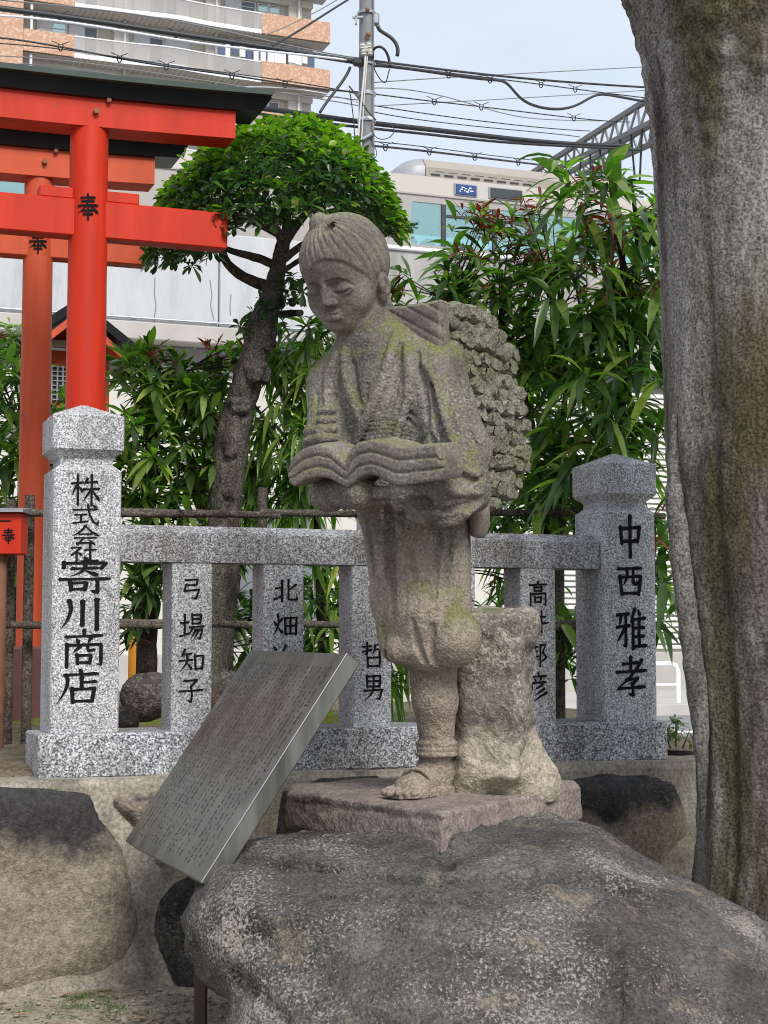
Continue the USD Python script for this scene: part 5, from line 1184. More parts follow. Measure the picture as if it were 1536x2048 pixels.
obj('plinth', cbox(V(apex[0], apex[1], (ZBED + hb0 - .06) / 2) + NB * .22, (.46, .4, hb0 - .06 - ZBED), (U, NB, ZUP), .01), 'concrete', h)
Yo = 6.0; oc = at(8, 1060, Yo); ob = thing('offering_box', 'red offering box with grey lid on a post at the left edge', 'offering box', V(oc[0], oc[1], ZBED))
zt_, zb_ = at(20, 1026, Yo)[2], at(20, 1108, Yo)[2]; xr = at(42, 1060, Yo)[0]; cx_ = xr - .085
bx_ = obj('box', cbox(V(cx_, Yo + .06, (zt_ + zb_) / 2), (.17, .12, zt_ - zb_), (V(1, 0, 0), V(0, 1, 0), ZUP), .003), 'vermilion', ob)
obj('lid', hull([V(cx_ + a, Yo + .06 + b, zt_ + z) for a in (-.097, .097) for b, z in ((-.085, .002), (.075, .002), (-.085, .012), (.075, .030))]), 'galvanised', ob)
obj('coin_slot', cbox(V(at(8, 1042, Yo)[0], Yo - .0005, at(8, 1042, Yo)[2]), (.05, .003, .006), None, .0005), 'ink', bx_)
sc = Yo / FPX; obj('painted_character', char_mesh('奉', 26 * sc, 30 * sc, at(17, 1072, Yo - .0006), V(1, 0, 0), ZUP, V(0, -1, 0), 1.1), 'ink', bx_)
obj('post', tube([V(cx_, Yo + .06, ZBED - .05), V(cx_, Yo + .06, zb_ + .01)], .02, 12), 'rust', ob)

# ------------------------------------------------------------------ street behind: kerbs, guard rail, low buildings under the railway
uS, nS = axes(20.5)
def stplane(px, py, Y0): return at(px, py, Y0)
k0 = atz(1345, 1418, 0.0)
obj('road_line', sheet([(p[0], p[1]) for p in (atz(1300, 1461, 0) - uS * 30, atz(1300, 1461, 0) + uS * 20, atz(1300, 1456, 0) + uS * 20, atz(1300, 1456, 0) - uS * 30)], -.042), 'road_line', kind='structure')
c = atz(1345, 1424, 0.); obj('kerb', cbox(V(c[0], c[1], .02) + nS * .3, (80, .5, .16), (uS, nS, ZUP), .01), 'concrete', kind='structure')
obj('pavement', cbox(V(c[0], c[1], .0) + nS * 3.0, (80, 5.0, .14), (uS, nS, ZUP), .01), 'concrete', kind='structure')
gp = V(c[0], c[1], .07) + nS * .9; gr_ = thing('guard_pipe', 'white bent pipe barrier beyond the fence at the right', 'barrier', gp)
ge = at(1356, 1380, gp[1]); 
hh = at(1345, 1327, gp[1])[2]; ww = .62
pth_ = [ge * (1, 1, 0) + ZUP * .0, ge * (1, 1, 0) + ZUP * (hh - .12), ge * (1, 1, 0) - uS * .035 + ZUP * (hh - .03), ge * (1, 1, 0) - uS * .13 + ZUP * hh, ge * (1, 1, 0) - uS * ww + ZUP * hh, ge * (1, 1, 0) - uS * (ww + .1) + ZUP * (hh - .03), ge * (1, 1, 0) - uS * (ww + .13) + ZUP * (hh - .12), ge * (1, 1, 0) - uS * (ww + .13)]
obj('pipe', tube(np.array(pth_), .038, 14), 'white_metal', gr_, True)
obj('cross_pipe', tube([pth_[0] + ZUP * .35, pth_[-1] + ZUP * .35], .022, 10), 'white_metal', gr_)
# the railway's own frame
YV = 32.0; v0 = at(820, 500, YV); VZ = lambda py, px=820: at(px, py, YV)[2]
def on_v(px, py, d=0.): return onplane(px, py, v0 + NB * d, NB)
def vs(px, py=600, d=0.): return np.dot(on_v(px, py, d) - v0, U)
ztopw = VZ(502); zbotw = on_v(300, 655)[2]; zledge = on_v(300, 690)[2]
vi = thing('railway_viaduct', 'elevated concrete railway with a long whitish parapet above the shrubs', 'viaduct', V(v0[0], v0[1], 0))
def vbox(sa, sb, d0, d1, z0, z1, m, name, ch=.02, lab=None): return obj(name, cbox(v0 + U * (sa + sb) / 2 + NB * (d0 + d1) / 2 + ZUP * ((z0 + z1) / 2 - v0[2]), (sb - sa, d1 - d0, z1 - z0), (U, NB, ZUP), ch), m, vi, label=lab)
ssplit = vs(640, 560)
s = -34.
ztl = ztopw + .003                                   # the white part is a little taller
while s < ssplit:
    e = min(s + 6., ssplit); vbox(s + .012, e - .012, 0, .35, zbotw, ztl, 'viaduct_white', 'parapet_panel'); s = e
s = ssplit
while s < 40: vbox(s + .015, s + 5.985, .03, .35, zbotw, ztopw, 'viaduct_grey', 'parapet_panel'); s += 6.
vbox(-34, 40, -.06, .34, ztopw + .001, ztopw + .10, 'apt_slab', 'coping') if False else vbox(ssplit, 40, -.04, .37, ztopw + .001, ztopw + .09, 'concrete_white', 'coping')
vbox(-34, 40, -.55, .5, zledge, zbotw - .004, 'concrete', 'ledge')
vbox(-34, 40, -.05, 9., zledge - 1.0, zledge - .004, 'concrete_dark', 'deck')
for i in range(9): vbox(-30 + 8 * i, -28.6 + 8 * i, .5, 1.9, -.05, zledge - 1.003, 'concrete', 'pier', .05)
for x in (262, 423, 700): vbox(vs(x, 650), vs(x, 650) + .10, -.02, -.004, zbotw - .0, zbotw + .14, 'galvanised', 'bracket', .002)
def vline(pts, r, m, name): return obj(name, tube([on_v(x, y, -.012) for x, y in pts], r, 5), m, vi)
obj('conduit', tube([v0 + U * t + NB * -.05 + ZUP * (zbotw + .16 - v0[2]) for t in (-34, 0, 40)], .022, 8), 'galvanised', vi)
for pts in (([(310, 555), (309, 590), (312, 612), (308, 640), (310, 662)]), ([(420, 560), (424, 590), (421, 610), (428, 640)]), ([(462, 588), (460, 612), (461, 630)])):
    p = [on_v(x, y, -.003) for x, y in pts]; obj('crack', tube(p, .010, 5), 'crack', vi)
# street-level wall and shuttered shed under the railway
sd = thing('street_building', 'pale low building with louvred shutters across the street under the railway', 'building', V(v0[0], v0[1], 0) - NB * 2.5)
def sbox(sa, sb, d0, d1, z0, z1, m, name, ch=.01): return obj(name, cbox(v0 + U * (sa + sb) / 2 + NB * (d0 + d1) / 2 + ZUP * ((z0 + z1) / 2 - v0[2]), (sb - sa, d1 - d0, z1 - z0), (U, NB, ZUP), ch), m, sd)
zw = onplane(1340, 1304, v0 - NB * 2.5, NB)[2]; zz0 = onplane(1340, 1376, v0 - NB * 2.5, NB)[2]
sbox(-32, 38, -2.5, -.2, -.1, zw, 'concrete', 'base_wall'); sbox(-32, 38, -2.35, -.25, zw - .01, 5.6, 'beige_wall', 'wall')
for i in range(46): sbox(1.5, 9.5, -2.43, -2.36, zw + .06 + .11 * i, zw + .135 + .11 * i, 'louver', 'shutter_slat', .004)
for a, b, z0_, z1_ in ((-15, -12.5, .3, 2.4), (-9.5, -7.2, 1.0, 2.6), (-5.2, -2.6, .3, 2.5)):
    f = sbox(a, b, -2.56, -2.50, zw + z0_, zw + z1_, 'apt_frame', 'window'); 
    obj('pane', cbox(v0 + U * (a + b) / 2 + NB * -2.59 + ZUP * (zw + (z0_ + z1_) / 2 - v0[2]), (b - a - .2, .02, z1_ - z0_ - .2), (U, NB, ZUP), .003), 'apt_blind', f)

# ------------------------------------------------------------------ train on the viaduct
tr = thing('commuter_train', 'beige commuter train car with tinted windows passing on the viaduct behind the statue', 'train', V(v0[0], v0[1], ztopw) + NB * 1.6)
DT = 1.6
def tz(py, px): return onplane(px, py, v0 + NB * DT, NB)[2]
def ts(px, py=420): return np.dot(onplane(px, py, v0 + NB * DT, NB) - v0, U)
t0, t1 = ts(822) - 30., ts(1322) + .0
zwin0, zwin1 = tz(490, 850), tz(405, 850); zband = tz(388, 800); zroof = tz(336, 780); zfloor = ztopw - .9
def tbox(sa, sb, d0, d1, z0, z1, m, name, ch=.02, parent=None): return obj(name, cbox(v0 + U * (sa + sb) / 2 + NB * (DT + (d0 + d1) / 2) + ZUP * ((z0 + z1) / 2 - v0[2]), (sb - sa, d1 - d0, z1 - z0), (U, NB, ZUP), ch), m, parent or tr)
wins = [(ts(822) - 27., ts(822) - 23.), (ts(822) - 21., ts(822) - 17.), (ts(822) - 11., ts(822) - 7.5), (ts(822), ts(883)), (ts(892), ts(985)), (ts(994), ts(1060)), (ts(1070), ts(1160)), (ts(1170), ts(1240)), (ts(1250), ts(1310))]
# body side with real window openings
side = Polygon([(t0, zfloor), (t1, zfloor), (t1, zband), (t0, zband)])
holes = [w_ for w_ in wins[:3]] + [(wins[3][0], wins[5][1]), (wins[6][0], wins[8][1])]
for a, b in holes: side = side.difference(Polygon([(a, zwin0), (b, zwin0), (b, zwin1), (a, zwin1)]).buffer(-.08).buffer(.08))
obj('side_wall', prism(side, .10, v0 + NB * DT - ZUP * v0[2], U, ZUP, NB), 'train_band', tr)
prof = [(0, zband + .002), (-.015, zband + .05), (.0, zband + .45), (.12, zroof - .10), (.35, zroof), (1.4, zroof + .22), (2.5, zroof), (2.72, zroof - .12), (2.85, zband + .4), (2.85, zband + .002)]
obj('roof_side', prism(prof, t1 - t0, v0 + NB * DT + U * t0 - ZUP * v0[2], NB, ZUP, U), 'train_body', tr)
tbox(t0, t1, -.03, .0, zband + .02, zband + .06, 'train_band', 'drip_rail', .004)
tbox(t0, t1, 2.75, 2.85, zfloor, zwin0 - .2, 'train_band', 'far_wall', .01)
tbox(t0, t1, 2.75, 2.85, zwin1 + .05, zband, 'train_band', 'far_wall', .01)
tbox(t0, t1, .12, 2.74, zfloor, zfloor + .1, 'train_dark', 'floor', .01)
for a, b in wins:
    w = tbox(a - .0, b + .0, .02, .05, zwin0, zwin1, 'train_glass', 'window', .005)
for (a, b) in zip(wins[:-1], wins[1:]):
    if abs(b[0] - a[1]) < .3: tbox(a[1], b[0], -.004, .06, zwin0, zwin1, 'train_dark', 'mullion', .004)
tbox(wins[4][0], wins[5][1], -.006, .055, zwin1 - .28, zwin1 - .22, 'train_dark', 'transom', .003)
for a, b in wins[3:7]:
    for k in (.12, .72): tbox(a + (b - a) * k, a + (b - a) * k + .30, .5, .95, zfloor + .1, zwin0 + .30, 'seat_dark', 'seat', .08)
for x0, x1, m in ((910, 951, 'train_sign'), (979, 1042, 'train_dark')):
    a, b = ts(x0, 380), ts(x1, 380); z0_, z1_ = tz(391, 930), tz(371, 930)
    fr_ = tbox(a - .04, b + .04, -.045, .02, z0_ - .04, z1_ + .04, 'train_roof_grey', 'sign_frame', .03)
    obj('sign_screen', cbox(v0 + U * (a + b) / 2 + NB * (DT - .05) + ZUP * ((z0_ + z1_) / 2 - v0[2]), (b - a, .02, z1_ - z0_), (U, NB, ZUP), .008), m, fr_)
    if m == 'train_sign':
        for k in range(9): 
            cxx = a + (b - a) * (.2 + .07 * k); obj('sign_mark', cbox(v0 + U * cxx + NB * (DT - .062) + ZUP * (z0_ + (z1_ - z0_) * (.3 + .4 * ((k * 7) % 5) / 4) - v0[2]), (.035 + .02 * (k % 3), .006, .025), (U, NB, ZUP), .002), 'sign_text', fr_)
# rooftop unit: rounded dark end, long ribbed casing
za = zroof - .03; zt2 = onplane(850, 319, v0 + NB * (DT + .8), NB)[2]
half = (zt2 - za)
ac = []
rp = [(.55, za), (.50, za + half * .55), (.70, za + half * .95), (1.0, za + half * 1.06), (2.0, za + half * 1.06), (2.3, za + half * .9), (2.45, za)]
sa_, sb_, sc_ = ts(815, 340) + .0, ts(868, 340), ts(1100, 340) + 2.
endp = []
for i in range(9):
    g = math.pi / 2 * i / 8; k = math.sin(g); endp += [v0 + U * (sb_ - (sb_ - sa_) * math.cos(g)) + NB * (DT + 1.5 + (d - 1.5) * (.6 + .4 * k)) + ZUP * (za + (z - za) * k - v0[2]) for d, z in rp]
obj('rooftop_fairing', hull(endp), 'train_roof_grey', tr, 40)
obj('rooftop_unit', prism(rp, sc_ - sb_ - .02, v0 + U * (sb_ + .02) + NB * DT - ZUP * v0[2], NB, ZUP, U), 'train_roof', tr)
for i in range(26):
    for r_ in range(3):
        if i in (8, 9, 17): continue
        obj('vent_slot', cbox(v0 + U * (sb_ + .25 + .32 * i + .1 * (r_ % 2)) + NB * (DT + .515 + .012 * r_) + ZUP * (za + half * (.28 + .13 * r_) - v0[2]), (.22, .03, .03), (U, NB, ZUP), .005), 'train_dark', tr)
# ------------------------------------------------------------------ utility pole
YPo = 23.0; pb = at(733, 300, YPo); pole = thing('utility_pole', 'grey concrete utility pole with brackets, insulators and cable joints above the clipped tree', 'utility pole', V(pb[0], pb[1], 0))
ptop = at(733, -60, YPo)[2]
obj('shaft', tube([V(pb[0], pb[1], 0), V(pb[0], pb[1], ptop)], [.150, .108], 24), 'pole_concrete', pole, 40)
def pp(px, py, dy=-.14): return at(px, py, YPo + dy)
obj('shaft_seam', tube([pp(745, 290, -.09), pp(747, -20, -.08)], .016, 6), 'cable_grey', pole)
for y in (28, 130, 188, 243): 
    c = at(732, y, YPo); t_ = trimesh.creation.annulus(.122, .14, .035); t_.apply_translation(V(pb[0], pb[1], c[2])); obj('band', t_, 'galvanised', pole, 40)
for (x, y, r) in ((735, 19, .035), (737, 69, .04), (735, 76, .02)): s = trimesh.creation.icosphere(2, r); s.apply_translation(pp(x, y, -.15)); obj('bolt', roughen(s, .012, 20., x), 'rust', pole)
for (x, y) in ((725, 92), (738, 90), (728, 104), (740, 103), (732, 97)):
    a = pp(x, y, -.2); obj('insulator', trimesh.Trimesh(*(lambda m: (np.asarray(m.vertices) + a, m.faces))(trimesh.creation.revolve(np.array([(0, -.05), (.05, -.045), (.03, -.02), (.055, -.005), (.03, .02), (.045, .04), (0, .05)]), sections=14)), process=False), 'porcelain', pole, 40)
obj('bracket', cbox(pp(716, 35), (.16, .06, .03), None, .005), 'galvanised', pole)
obj('bracket', cbox(pp(712, 40), (.03, .06, .14), None, .005), 'galvanised', pole)
obj('lamp_arm_box', cbox(pp(752, 39, 0.), (.10, .12, .17), None, .02), 'galvanised', pole)
obj('lamp_arm_box', tube([pp(753, 44, 0), pp(757, 56, 0)], [.035, .03], 12), 'cable_grey', pole)
obj('flex_hose', tube(smoothpath([pp(757, 55, 0), pp(768, 66, -.1), pp(785, 78, -.1), pp(794, 92, -.1), pp(794, 112, -.1)], 30), .028, 10), 'cable_black', pole, True)
obj('cable_loop', tube(smoothpath([pp(746, 115), pp(752, 95, -.2), pp(764, 95, -.25), pp(776, 112, -.2), pp(780, 132, -.2)], 30), .020, 8), 'cable_black', pole, True)
for pts, r, m in (([(748, 130), (756, 152), (770, 165), (776, 150), (780, 138)], .009, 'cable_black'), ([(731, 110), (726, 170), (720, 230), (716, 290)], .016, 'porcelain'), ([(745, 260), (760, 278), (778, 275), (788, 262), (782, 250)], .007, 'cable_black'), ([(748, 270), (745, 285), (752, 300), (748, 318)], .007, 'cable_black'),
                  ([(698, 172), (712, 190), (730, 215), (752, 240)], .012, 'cable_black'), ([(699, 180), (706, 230), (710, 290)], .009, 'cable_black'), ([(735, 112), (728, 200), (722, 300)], .010, 'porcelain')):
    obj('drop_wire', tube(smoothpath([pp(*q, -.2) for q in pts], 24), r, 6), m, pole, True)
obj('clamp', cbox(pp(716, 124, -.12), (.16, .12, .12), None, .03), 'cable_black', pole); obj('clamp', cbox(pp(736, 272, -.15), (.20, .06, .05), (unit(V(1, 0, .6)), V(0, 1, 0), unit(V(-.6, 0, 1))), .01), 'galvanised', pole)
obj('pale_wrap', tube([pp(733, 186, 0), pp(733, 192, 0)], .135, 20), 'concrete_white', pole); obj('pale_wrap', tube([pp(733, 238, 0), pp(733, 242, 0)], .142, 20), 'concrete_white', pole)

# ------------------------------------------------------------------ overhead cables
def cable(label, pts, r, m='cable_black', hooks=(), dY=(0., 0.), n=40, group=None):
    """pts: photograph places along the cable; dY: how far nearer or farther than the pole its two ends hang"""
    k = len(pts); P = [at(x, y, YPo + dY[0] + (dY[1] - dY[0]) * i / (k - 1)) for i, (x, y) in enumerate(pts)]
    t = thing('overhead_cable', label, 'cable', P[0], group)
    p = smoothpath(P, n); obj('strand', tube(p, r, 6), m, t, True)
    for h_ in hooks:
        i = int(np.argmin([abs(768 + FPX * q[0] / q[1] - h_) for q in p])); q = p[i]
        obj('hanger', [tube(smoothpath([q + V(-.02, 0, .04), q + V(-.03, 0, -.02), q + V(0, 0, -.06), q + V(.026, 0, -.02), q + V(.02, 0, .04)], 10), .009, 4), tube([q + V(-.12, 0, .085), q + V(0, 0, .03), q + V(.12, 0, .075)], .006, 4)], 'cable_black', t)
cable('thickest black cable crossing the apartment block and fixed to the pole', [(-20, 14), (100, 30), (220, 47), (330, 64), (450, 82), (560, 99), (640, 112), (716, 124)], .042, hooks=(100, 220, 333, 450, 560), dY=(-1.5, 0))
cable('thin wire just above the thickest cable left of the pole', [(-20, -2), (150, 14), (330, 38), (520, 78), (716, 116)], .010, 'cable_grey', dY=(-1.5, 0))
cable('pale wire crossing the upper balconies below the thickest cable', [(-20, 30), (200, 54), (400, 86), (560, 105), (716, 123)], .016, 'apt_slab', dY=(-2.5, 0))
cable('upper slack black wire with hangers across the lower balconies', [(-20, 74), (100, 90), (230, 115), (330, 132), (460, 150), (560, 166), (716, 184)], .013, hooks=(102, 224, 331, 458, 560), dY=(-2, 0))
cable('lower thin black wire across the lower balconies', [(-20, 86), (180, 106), (360, 133), (560, 160), (716, 188)], .009, dY=(-2, 0))
cable('thin grey wire under the lower balconies', [(-20, 111), (200, 130), (400, 160), (560, 185), (716, 211)], .008, 'cable_grey', dY=(-2, 0))
cable('thin grey wire just above the torii roof', [(-20, 128), (150, 138), (330, 165), (520, 182), (716, 200)], .008, 'cable_grey', dY=(-2, 0))
cable('white wire above the torii roof rising to the right', [(240, 182), (380, 178), (520, 174), (716, 205)], .008, 'apt_slab', dY=(-1, 0))
cable('heavy twin black cable passing low behind the top of the clipped tree', [(500, 214), (600, 227), (716, 243), (850, 258), (980, 273), (1100, 285), (1260, 292)], .040, dY=(-1, 3))
cable('wrapped black cable just below the heavy twin cable', [(500, 224), (600, 240), (716, 254), (850, 268), (980, 282), (1110, 291), (1280, 300)], .022, dY=(-1, 3))
cable('diagonal black cable running up from the clipped tree to the pole strain clamp', [(640, 225), (668, 185), (690, 155), (700, 135)], .022, dY=(-.6, -.2))
cable('steep thin cable rising across the corner of the apartment block', [(545, 92), (600, 60), (660, 22), (720, -15)], .016, dY=(-2, -1))
cable('steep grey wire crossing the top of the apartment block', [(530, 70), (600, 40), (690, -10)], .008, 'cable_grey', dY=(-2, -1))
cable('uppermost black cable right of the pole, drooping in a loop toward the gantry', [(748, 131), (850, 142), (940, 155), (990, 160), (1015, 168), (1040, 195), (1075, 213), (1120, 218), (1160, 207), (1195, 190), (1230, 192), (1262, 198), (1310, 207)], .024, hooks=(898, 985), dY=(0, 6), n=80)
cable('paired black cable just above the drooping one right of the pole', [(748, 122), (860, 136), (1000, 152), (1160, 166), (1300, 175)], .020, dY=(0, 6))
cable('thin wire with hangers between the two upper right cables', [(748, 126), (900, 146), (1060, 166), (1165, 180), (1320, 199)], .010, hooks=(1085, 1165), dY=(0, 6))
cable('taut thin wire rising gently to the big trunk at right', [(748, 165), (900, 155), (1060, 146), (1320, 132)], .009, 'cable_grey', dY=(0, 6))
cable('second gently rising thin wire right of the pole', [(748, 212), (900, 204), (1060, 195), (1300, 180)], .008, 'cable_grey', dY=(0, 6))
cable('thin wire with hooks in the middle of the right sky', [(748, 188), (870, 203), (1000, 218), (1150, 236), (1260, 244)], .010, hooks=(877, 972, 1150), dY=(0, 6))
cable('slack thin wire under the hooked wire', [(748, 176), (900, 196), (1000, 225), (1080, 238), (1200, 242)], .008, 'cable_grey', dY=(0, 6))
cable('thin wire above the heavy twin cable at right', [(748, 211), (900, 234), (1060, 253), (1180, 262)], .009, dY=(0, 6))
cable('fine wire just above the heavy twin cable at right', [(748, 224), (900, 247), (1060, 263), (1160, 274)], .008, dY=(0, 6))
cable('lowest black wire with hangers right of the pole', [(748, 292), (858, 303), (958, 315), (1042, 325), (1090, 331)], .018, hooks=(769, 857, 956, 1042), dY=(0, 6))
cable('thin messenger wire above the lowest black wire', [(748, 283), (860, 295), (960, 308), (1085, 322)], .008, dY=(0, 6))

# ------------------------------------------------------------------ railway gantry at the right
YG = 44.; ga, gb = at(1070, 345, YG + 14), at(1345, 175, YG)
gt = thing('railway_gantry', 'grey steel lattice gantry slanting up behind the leaves to the big trunk', 'gantry', V(ga[0], ga[1], 0))
D = (gb - ga); dn = unit(D * (1, 1, 0)); sn = V(-dn[1], dn[0], 0); 
# a level truss seen from below: top chord pair, bottom chord pair, lattice
za_, zb2 = ga[2], gb[2]
def chord(px0, py0, px1, py1, r): return at(px0, py0, YG + 14), at(px1, py1, YG)
C1 = chord(1065, 345, 1350, 165, 0); C2 = chord(1085, 352, 1350, 222, 0)
for a, b in (C1, C2):
    for off in (0, 1.3): obj('chord', cbox((a + b) / 2 + sn * off, (np.linalg.norm(b - a), .16, .16), (unit(b - a), sn, unit(np.cross(unit(b - a), sn)) * np.sign(np.cross(unit(b - a), sn)[2])), .01), 'pole_concrete', gt)
for i in range(14):
    t = i / 14; u = (i + 1) / 14
    p, q_, r_ = C1[0] + (C1[1] - C1[0]) * t, C2[0] + (C2[1] - C2[0]) * t, C1[0] + (C1[1] - C1[0]) * u
    for a, b in ((p, q_), (q_, r_)):
        for off in (0, 1.3): obj('lattice_bar', tube([a + sn * off, b + sn * off], .045, 6), 'galvanised', gt)
for i in range(9):
    t = .35 + i * .075; p = C2[0] + (C2[1] - C2[0]) * t; obj('hanger_rod', tube([p, p + V(.1 * ((i % 3) - 1), 0, -1.1 - .3 * (i % 4))], .035, 6), 'cable_black', gt)
gx = C1[1]; obj('mast', cbox(V(gx[0] + .3, gx[1], gx[2] / 2), (.5, .5, gx[2] + 1.), None, .03), 'galvanised', gt)
obj('mast', cbox(V(C1[0][0], C1[0][1], C1[0][2] / 2), (.5, .5, C1[0][2] - 0.), None, .03), 'galvanised', gt)

# ------------------------------------------------------------------ far low house seen through the leaves at right
fh = at(1295, 440, 60.); fhs = thing('far_house', 'pale far house glimpsed between the leaves and the big trunk', 'building', V(fh[0], fh[1], 0))
obj('wall', cbox(V(fh[0], fh[1] + 3, 8.), (7., 6., 16.2), (uS, nS, ZUP), .03), 'apt_wall', fhs)
obj('roof', hull([V(fh[0], fh[1] + 3, 16.12) + uS * a + nS * b + ZUP * z for a in (-3.9, 3.9) for b, z in ((-3.4, 0), (3.4, 0), (0, 1.4))]), 'train_roof_grey', fhs)
for k in (-2, .2, 2.2):
    w = obj('window', cbox(V(fh[0], fh[1] + 3, 14.6) - nS * 3.03 + uS * k, (1.2, .1, 1.3), (uS, nS, ZUP), .01), 'apt_frame', fhs); obj('pane', cbox(V(fh[0], fh[1] + 3, 14.6) - nS * 3.09 + uS * k, (1.0, .03, 1.1), (uS, nS, ZUP), .004), 'apt_blind', w)

# ------------------------------------------------------------------ apartment block
uA, nA = axes(21.5)
YA = 92.; a0 = at(625, 150, YA)
ap = thing('apartment_block', 'large beige apartment block with orange tiled balconies behind the torii gates', 'apartment block', V(a0[0], a0[1], 0))
def aS(px, py, d=0.): return np.dot(onplane(px, py, a0 + nA * d, nA) - a0, uA)
def aZ(px, py, d=0.): return onplane(px, py, a0 + nA * d, nA)[2]
def abox(sa, sb, d0, d1, z0, z1, m, name, ch=.02, parent=None): return obj(name, cbox(a0 + uA * (sa + sb) / 2 + nA * (d0 + d1) / 2 + ZUP * ((z0 + z1) / 2 - a0[2]), (sb - sa, d1 - d0, z1 - z0), (uA, nA, ZUP), ch), m, parent or ap)
DB = -1.55                                                     # balcony front
sR, sO, sLo, sLl = aS(660, 160, DB), aS(523, 145, DB), aS(148, 80, DB), aS(46, 80, DB)
FH = 2.86; zs0 = aZ(523, 163, DB)                             # underside of a balcony parapet
sEnd = aS(622, 200, 0.); sWl = sLl - .3
nfl = range(-9, 4)
abox(-44, sEnd, 0, 13, -.05, zs0 + FH * 4.4, 'apt_wall', 'wall')
abox(sWl - 12, sLl + .0, -1.6, -.05, -.05, zs0 + FH * 4.4, 'apt_tile', 'tiled_tower')
def zoff(s): return 0.
rgA = random.Random(5)
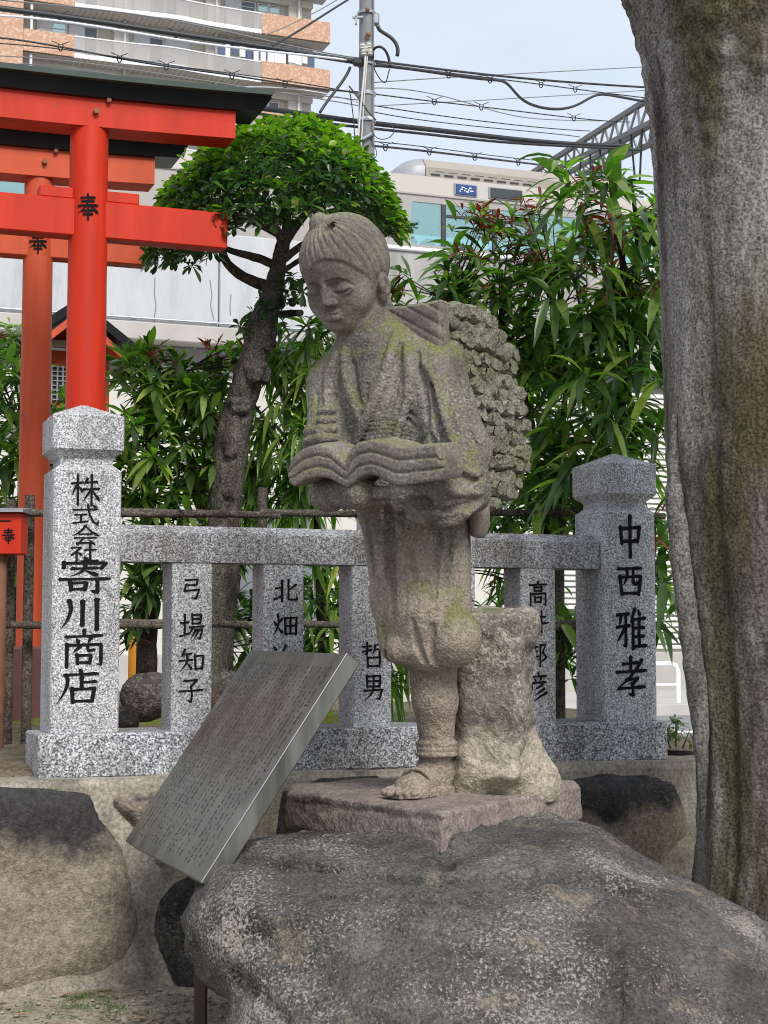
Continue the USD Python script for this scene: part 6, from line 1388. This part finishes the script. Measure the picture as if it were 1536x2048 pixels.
for k in nfl:
    z = zs0 + FH * k; vis = k >= -2
    if not vis and k % 1: continue
    abox(sLl, sR + .05, DB + .04, -.01, z - .02, z + .16, 'apt_soffit', 'balcony_slab')
    abox(sO, sR, DB - .02, DB + .16, z - .02, z + 1.22, 'apt_tile', 'balcony_parapet'); abox(sR - .16, sR, DB + .17, -.02, z + .17, z + 1.22, 'apt_tile', 'balcony_parapet')
    abox(sLl, sLo, DB - .02, DB + .16, z - .02, z + 1.22, 'apt_tile', 'balcony_parapet')
    if not vis: continue
    # the middle balcony bows outward: slab edge, panels and handrail follow the bow
    n = 40; ss = np.linspace(sLo + .02, sO - .02, n + 1); bow = -.02 - .34 * np.sin(np.pi * np.clip((ss - sLo) / (sO - sLo), 0, 1)) ** 2 * (.75 + .25 * np.cos(2 * np.pi * 2 * (ss - sLo) / (sO - sLo)))
    def strip(z0, z1, t, m, name, dd=0., kind=None):
        v = []
        for s, b in zip(ss, bow):
            for d_, zz_ in ((DB + b + dd, z0), (DB + b + dd + t, z0), (DB + b + dd + t, z1), (DB + b + dd, z1)): v.append(a0 + uA * s + nA * d_ + ZUP * (zz_ - a0[2]))
        f = []
        for i in range(n):
            for j in range(4): a, b2 = i * 4 + j, i * 4 + (j + 1) % 4; f += [[a, a + 4, b2], [b2, a + 4, b2 + 4]]
        f += [[0, 1, 2], [0, 2, 3], [n * 4, n * 4 + 2, n * 4 + 1], [n * 4, n * 4 + 3, n * 4 + 2]]
        mm = trimesh.Trimesh(np.array(v), f, process=False); mm.fix_normals(); return obj(name, mm, m, ap)
    v = []
    pl = [(s, DB + b + .05) for s, b in zip(ss, bow)] + [(ss[-1], DB + .3), (ss[0], DB + .3)]
    obj('balcony_slab', prism(pl, .17, a0 + ZUP * (z - .03 - a0[2]), uA, nA, ZUP), 'apt_soffit', ap)
    strip(z - .05, z + .20, .04, 'apt_slab', 'slab_edge', 0.)
    strip(z + .24, z + 1.12, .025, 'balcony_glass', 'balcony_screen', .02)
    strip(z + 1.13, z + 1.20, .05, 'apt_frame', 'handrail', .0)
    for i in range(0, n + 1, 4): abox(ss[i] - .03, ss[i] + .03, DB + bow[i] + .05, DB + bow[i] + .10, z + .2, z + 1.14, 'apt_frame', 'baluster', .004)
    for i in range(34): s_ = ss[0] + (ss[-1] - ss[0]) * (i + .5) / 34; abox(s_ - .05, s_ + .05, DB - .1, -.2, z - .058, z - .032, 'apt_pillar', 'soffit_rib', .004)
    # rooms: pillars, recessed windows, lintel, pipes
    abox(sLl, sEnd, -.35, -.005, z - .45, z - .021, 'apt_pillar', 'beam')
    for x in (242, 425, 590):
        s = aS(x, 120, -.3); abox(s - .42, s + .42, -.36, -.004, z + .16, z + FH - .46, 'apt_pillar', 'column'); pz = obj('drain_pipe', tube([a0 + uA * (s + .15) + nA * -.55 + ZUP * (zz_ - a0[2]) for zz_ in (z + .16, z + FH - .05)], .07, 8), 'apt_slab', ap)
    s = aS(56, 120, -.3); obj('drain_pipe', tube([a0 + uA * s + nA * -1.3 + ZUP * (zz_ - a0[2]) for zz_ in (z + .16, z + FH - .05)], .08, 8), 'apt_slab', ap)
    for x0, x1, cur in ((73, 133, 0), (138, 196, 1), (268, 328, 1), (330, 380, 0), (450, 512, 1), (515, 560, 0)):
        a, b = aS(x0, 120, -.2), aS(x1, 120, -.2)
        w = abox(a, b, -.10, -.003, z + .18, z + 2.38, 'apt_frame', 'window', .01)
        h2 = (b - a) / 2
        for q_ in (0, 1):
            obj('pane', cbox(a0 + uA * (a + h2 * (q_ + .5)) + nA * -.115 + ZUP * (z + 1.28 - a0[2]), (h2 - .16, .03, 2.04), (uA, nA, ZUP), .004), ('curtain', 'apt_blind', 'train_glass')[rgA.randrange(3)] if not cur else ('apt_blind' if q_ else 'curtain'), w)
        for q_ in range(5): abox(a + .05, b - .05, -.16, -.135, z + 1.75 + .11 * q_, z + 1.80 + .11 * q_, 'apt_frame', 'blind_slat', .003, None) if rgA.random() < .3 else None
# washing on the right middle balcony
z = zs0
for i in range(14):
    s = aS(440, 110, -1.6) + .42 * i; abox(s, s + rgA.uniform(.25, .42), -1.25, -1.20, z + 2.1 - rgA.uniform(.5, .95), z + 2.15, rgA.choice(['laundry_white', 'laundry_blue', 'laundry_white', 'curtain']), 'washing', .004)
obj('washing_pole', tube([a0 + uA * aS(436, 110, -1.6) + nA * -1.22 + ZUP * (z + 2.17 - a0[2]), a0 + uA * aS(590, 120, -1.6) + nA * -1.22 + ZUP * (z + 2.17 - a0[2])], .025, 6), 'apt_frame', ap)
